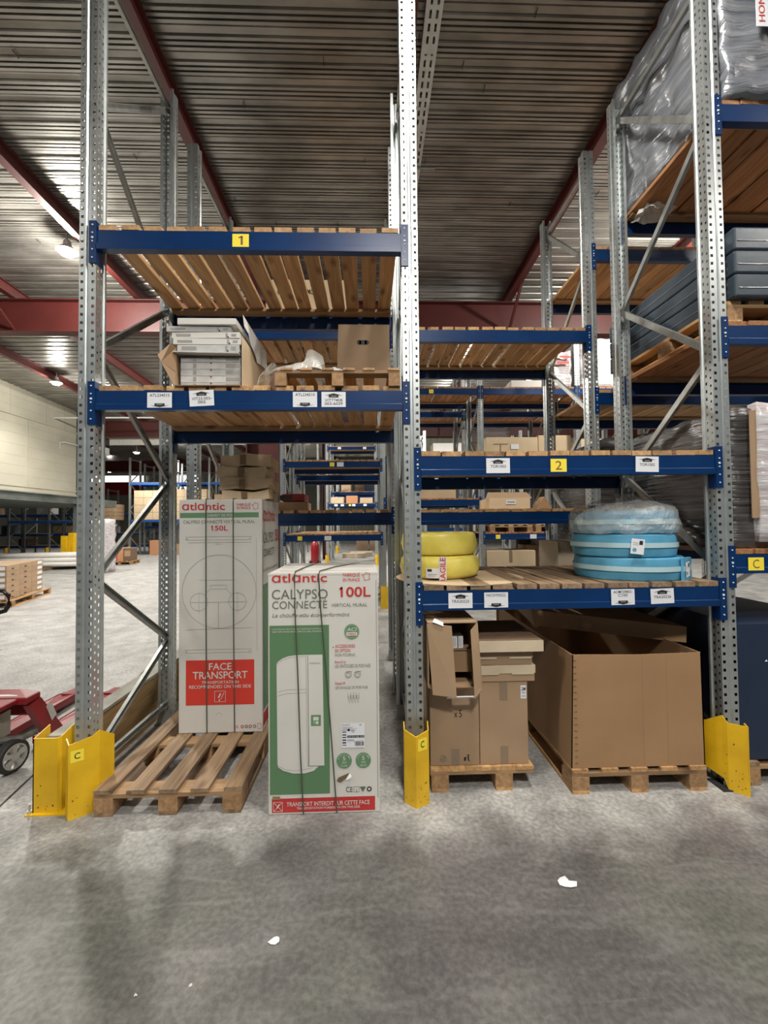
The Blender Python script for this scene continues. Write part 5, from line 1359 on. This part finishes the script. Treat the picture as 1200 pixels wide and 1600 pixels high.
for i, (x_, w_, h_, m_, z_) in enumerate(((-13.5, 1.55, 1.65, 'card_cream', 1.9925), (-15.4, .85, .9, 'card', 1.9925), (-11.35, 1.9, 1.7, 'card_cream', 1.9925), (-9.05, 1.6, 1.4, 'card', 1.9925))):
    e = empty('carton_wall', (x_, 22.05, z_ if x_ > -15 else 0)); tag(e, 'stack of tan cartons on the far rack, %s' % ['left of the leaning brace', 'brown ones behind the left upright', 'seen behind the rear-left upright', 'above the tall white carton'][i], 'carton stack')
    if x_ < -15: e.location = (x_, 22.05, 1.9925)
    nx_, nz_ = max(2, int(w_/.5)), 4
    for a in range(nx_):
        for b_ in range(nz_):
            obj('carton', MB().box(a*w_/nx_, (a+1)*w_/nx_-.012, 0, .95, b_*h_/nz_, (b_+1)*h_/nz_-.012, m_), e)
for i, (x_, y_, w_, h_, m_) in enumerate(((-12.6, 22.0, .85, .82, 'orange_box'), (-11.6, 22.1, 1.0, .6, 'card'), (-10.2, 22.2, 1.3, 1.3, 'navy'))):
    carton('floor_carton', 'goods on the floor under the far rack, %s' % ['orange box', 'brown box', 'dark blue block'][i], (x_, y_, 0), w_, .9, h_, m_, tape=None)
R_ = random.Random(8)
for i in range(9):
    x_ = -24.3+i*1.05
    carton('stored_carton', '%s carton in the dark racks beneath the upper floor, %s from the left' % (['brown', 'slate', 'dark', 'grey'][i % 4], ['first', 'second', 'third', 'fourth', 'fifth', 'sixth', 'seventh', 'eighth', 'ninth'][i]), (x_, 25.1, (2.4225, 1.2225, .4725)[i % 3]), R_.uniform(.5, .8), .8, R_.uniform(.35, .6), ['card', 'slate', 'card_dark', 'board_gray'][i % 4], tape=None, group='cartons in the dark racks beneath the upper floor')
for i in range(7):
    x_ = -13.3+i*.85
    wrapped('wrapped_far_goods', '%s wrapped goods in the rear far rack, %s from the left' % (['dark', 'pale'][i % 2], ['first', 'second', 'third', 'fourth', 'fifth', 'sixth', 'seventh'][i]), x_, x_+.7, 23.7, 24.5, 1.625, 2.5, 'wrap_light' if i % 2 else 'slate', .05, 80+i, cuts=4, group='wrapped goods in the rear far rack')

# ================================================================ pallet jack
J = empty('pallet_jack', (-2.86, .42, 0)); tag(J, 'red hand pallet jack parked beside the wooden barrier', 'pallet jack')
for s in (-1, 1):
    x_ = s*.19
    fk = MB().prism([(x_-.075, .25, .085), (x_-.075, 1.05, .085), (x_-.05, 1.22, .06), (x_+.05, 1.22, .06), (x_+.075, 1.05, .085), (x_+.075, .25, .085)], (0, 0, .006), 'jack_red')
    fk.box(x_-.078, x_-.072, .25, 1.05, .035, .088, 'jack_red').box(x_+.072, x_+.078, .25, 1.05, .035, .088, 'jack_red').prism([(x_-.05, 1.05, .05), (x_-.05, 1.22, .04), (x_+.05, 1.22, .04), (x_+.05, 1.05, .05)], (0, 0, .04), 'jack_red')
    obj('fork', fk, J); obj('load_roller', MB().lathe([(.035, -.04), (.037, 0), (.035, .04)], 'rubber', 12, (x_, .95, .038), axis='X'), J)
    fr_ = MB().prism([(x_+s*.078, .02, .40), (x_+s*.078, .12, .42), (x_+s*.078, .34, .12), (x_+s*.078, .22, .07)], (-s*.05, 0, 0), 'jack_red')
    obj('frame_arm', fr_, J)
obj('frame_top', MB().prism([(-.26, .0, .46), (.26, .0, .46), (.26, .13, .46), (.10, .16, .47), (-.10, .16, .47), (-.26, .13, .46)], (0, 0, -.05), 'jack_red').box(-.26, .26, .10, .13, .30, .44, 'jack_red').box(-.2, .2, -.16, .02, .42, .455, 'jack_red'), J, bevel=.012)
obj('warning_sticker', MB().prism([(.2695, .165, .335), (.2695, .21, .36), (.2695, .27, .24), (.2695, .225, .21)], (.001, 0, 0), 'board_gray'), J)
obj('top_decal', MB().box(-.02, .16, .04, .07, .461, .4615, 'board'), J)
obj('pump_body', MB().lathe([(.07, .14), (.075, .18), (.075, .36), (.05, .40), (.05, .43)], 'jack_gray', 16, (0, -.06, 0)).box(.02, .14, -.13, .02, .22, .38, 'osb_top'), J)
obj('steering_fork', MB().tube([(-.24, -.02, .19), (-.1, -.09, .215), (.08, -.09, .215), (.24, -.01, .2), (.25, .1, .19)], .022, 'jack_gray', 8).lathe([(.05, .10), (.05, .2)], 'jack_gray', 12, (0, -.06, 0)), J)
for s in (-1, 1):
    wh = empty('steering_wheel', (s*.215, -.06, .105)); wh.parent = J; wh.rotation_euler = (0, 0, -.22)
    obj('tyre', MB().lathe([(.078, -.028), (.098, -.028), (.105, -.018), (.105, .018), (.098, .028), (.078, .028)], 'rubber', 32, axis='X', cap=False), wh)
    sp = MB().lathe([(.026, -.03), (.026, .034), (.012, .036)], 'alu', 16, axis='X')
    sp.lathe([(.072, -.02), (.080, -.02), (.080, .030), (.072, .030), (.072, -.02)], 'alu', 32, axis='X', cap=False)
    for k_ in range(5):
        a = 2*PI*k_/5+.3; ca, sa = math.cos(a), math.sin(a)
        P = lambda r_, t_: (.026, r_*ca-t_*sa, r_*sa+t_*ca)
        sp.prism([P(.02, -.010), P(.074, -.020), P(.074, .020), P(.02, .010)], (-.03, 0, 0), 'alu')
    obj('spoked_hub', sp, wh)
hd = MB().tube([(0, -.12, .38), (0, -.13, .72), (0, -.14, 1.0)], .02, 'jack_red', 10)
obj('tow_bar', hd, J)
hl = [(0, -.26, 1.0), (.09, -.265, 1.03), (.235, -.27, 1.07), (.262, -.275, 1.11), (.262, -.28, 1.17), (.235, -.285, 1.20), (.1, -.285, 1.205), (-.1, -.285, 1.205), (-.235, -.285, 1.20), (-.262, -.28, 1.17), (-.262, -.275, 1.11), (-.235, -.27, 1.07), (-.09, -.265, 1.03), (0, -.26, 1.0)]
obj('handle_loop', MB().tube([(a, b+.12, c+.01) for a, b, c in hl], .014, 'black_gloss', 10), J, smooth=True)

# ================================================================ scraps on the floor
def scrap(x, y, s, seed, lab):
    R = random.Random(seed); pts = []
    for k_ in range(9):
        a = 2*PI*k_/9; r = s*R.uniform(.5, 1.1); pts.append((r*math.cos(a)*1.3, r*math.sin(a), .001+R.uniform(0, .006)))
    mb = MB(); mb.add([(0, 0, .012)]+pts, [(0, i+1, (i+1) % 9+1) for i in range(9)], 'scrap'); o = obj('paper_scrap', mb, loc=(x, y, .0005)); tag(o, lab, 'scrap')
scrap(.604, -.667, .034, 2, 'torn white scrap lying on the floor to the right, farther from viewer'); scrap(-.645, -.881, .020, 3, 'small white scrap on the floor in front of the 100L carton')
scrap(-1.082, -1.061, .006, 4, 'tiny white crumb on the floor, lowest at left'); scrap(-.905, -1.037, .005, 5, 'tiny white crumb on the floor near the left bottom, right one of two')

for o in bpy.data.objects:      # fine print too small to pick apart
    if o.name.split('.')[0] in ('small_print', 'template_drawing', 'end_print', 'ink_marks', 'shipping_label', 'tank_picture'): o['kind'] = 'stuff'
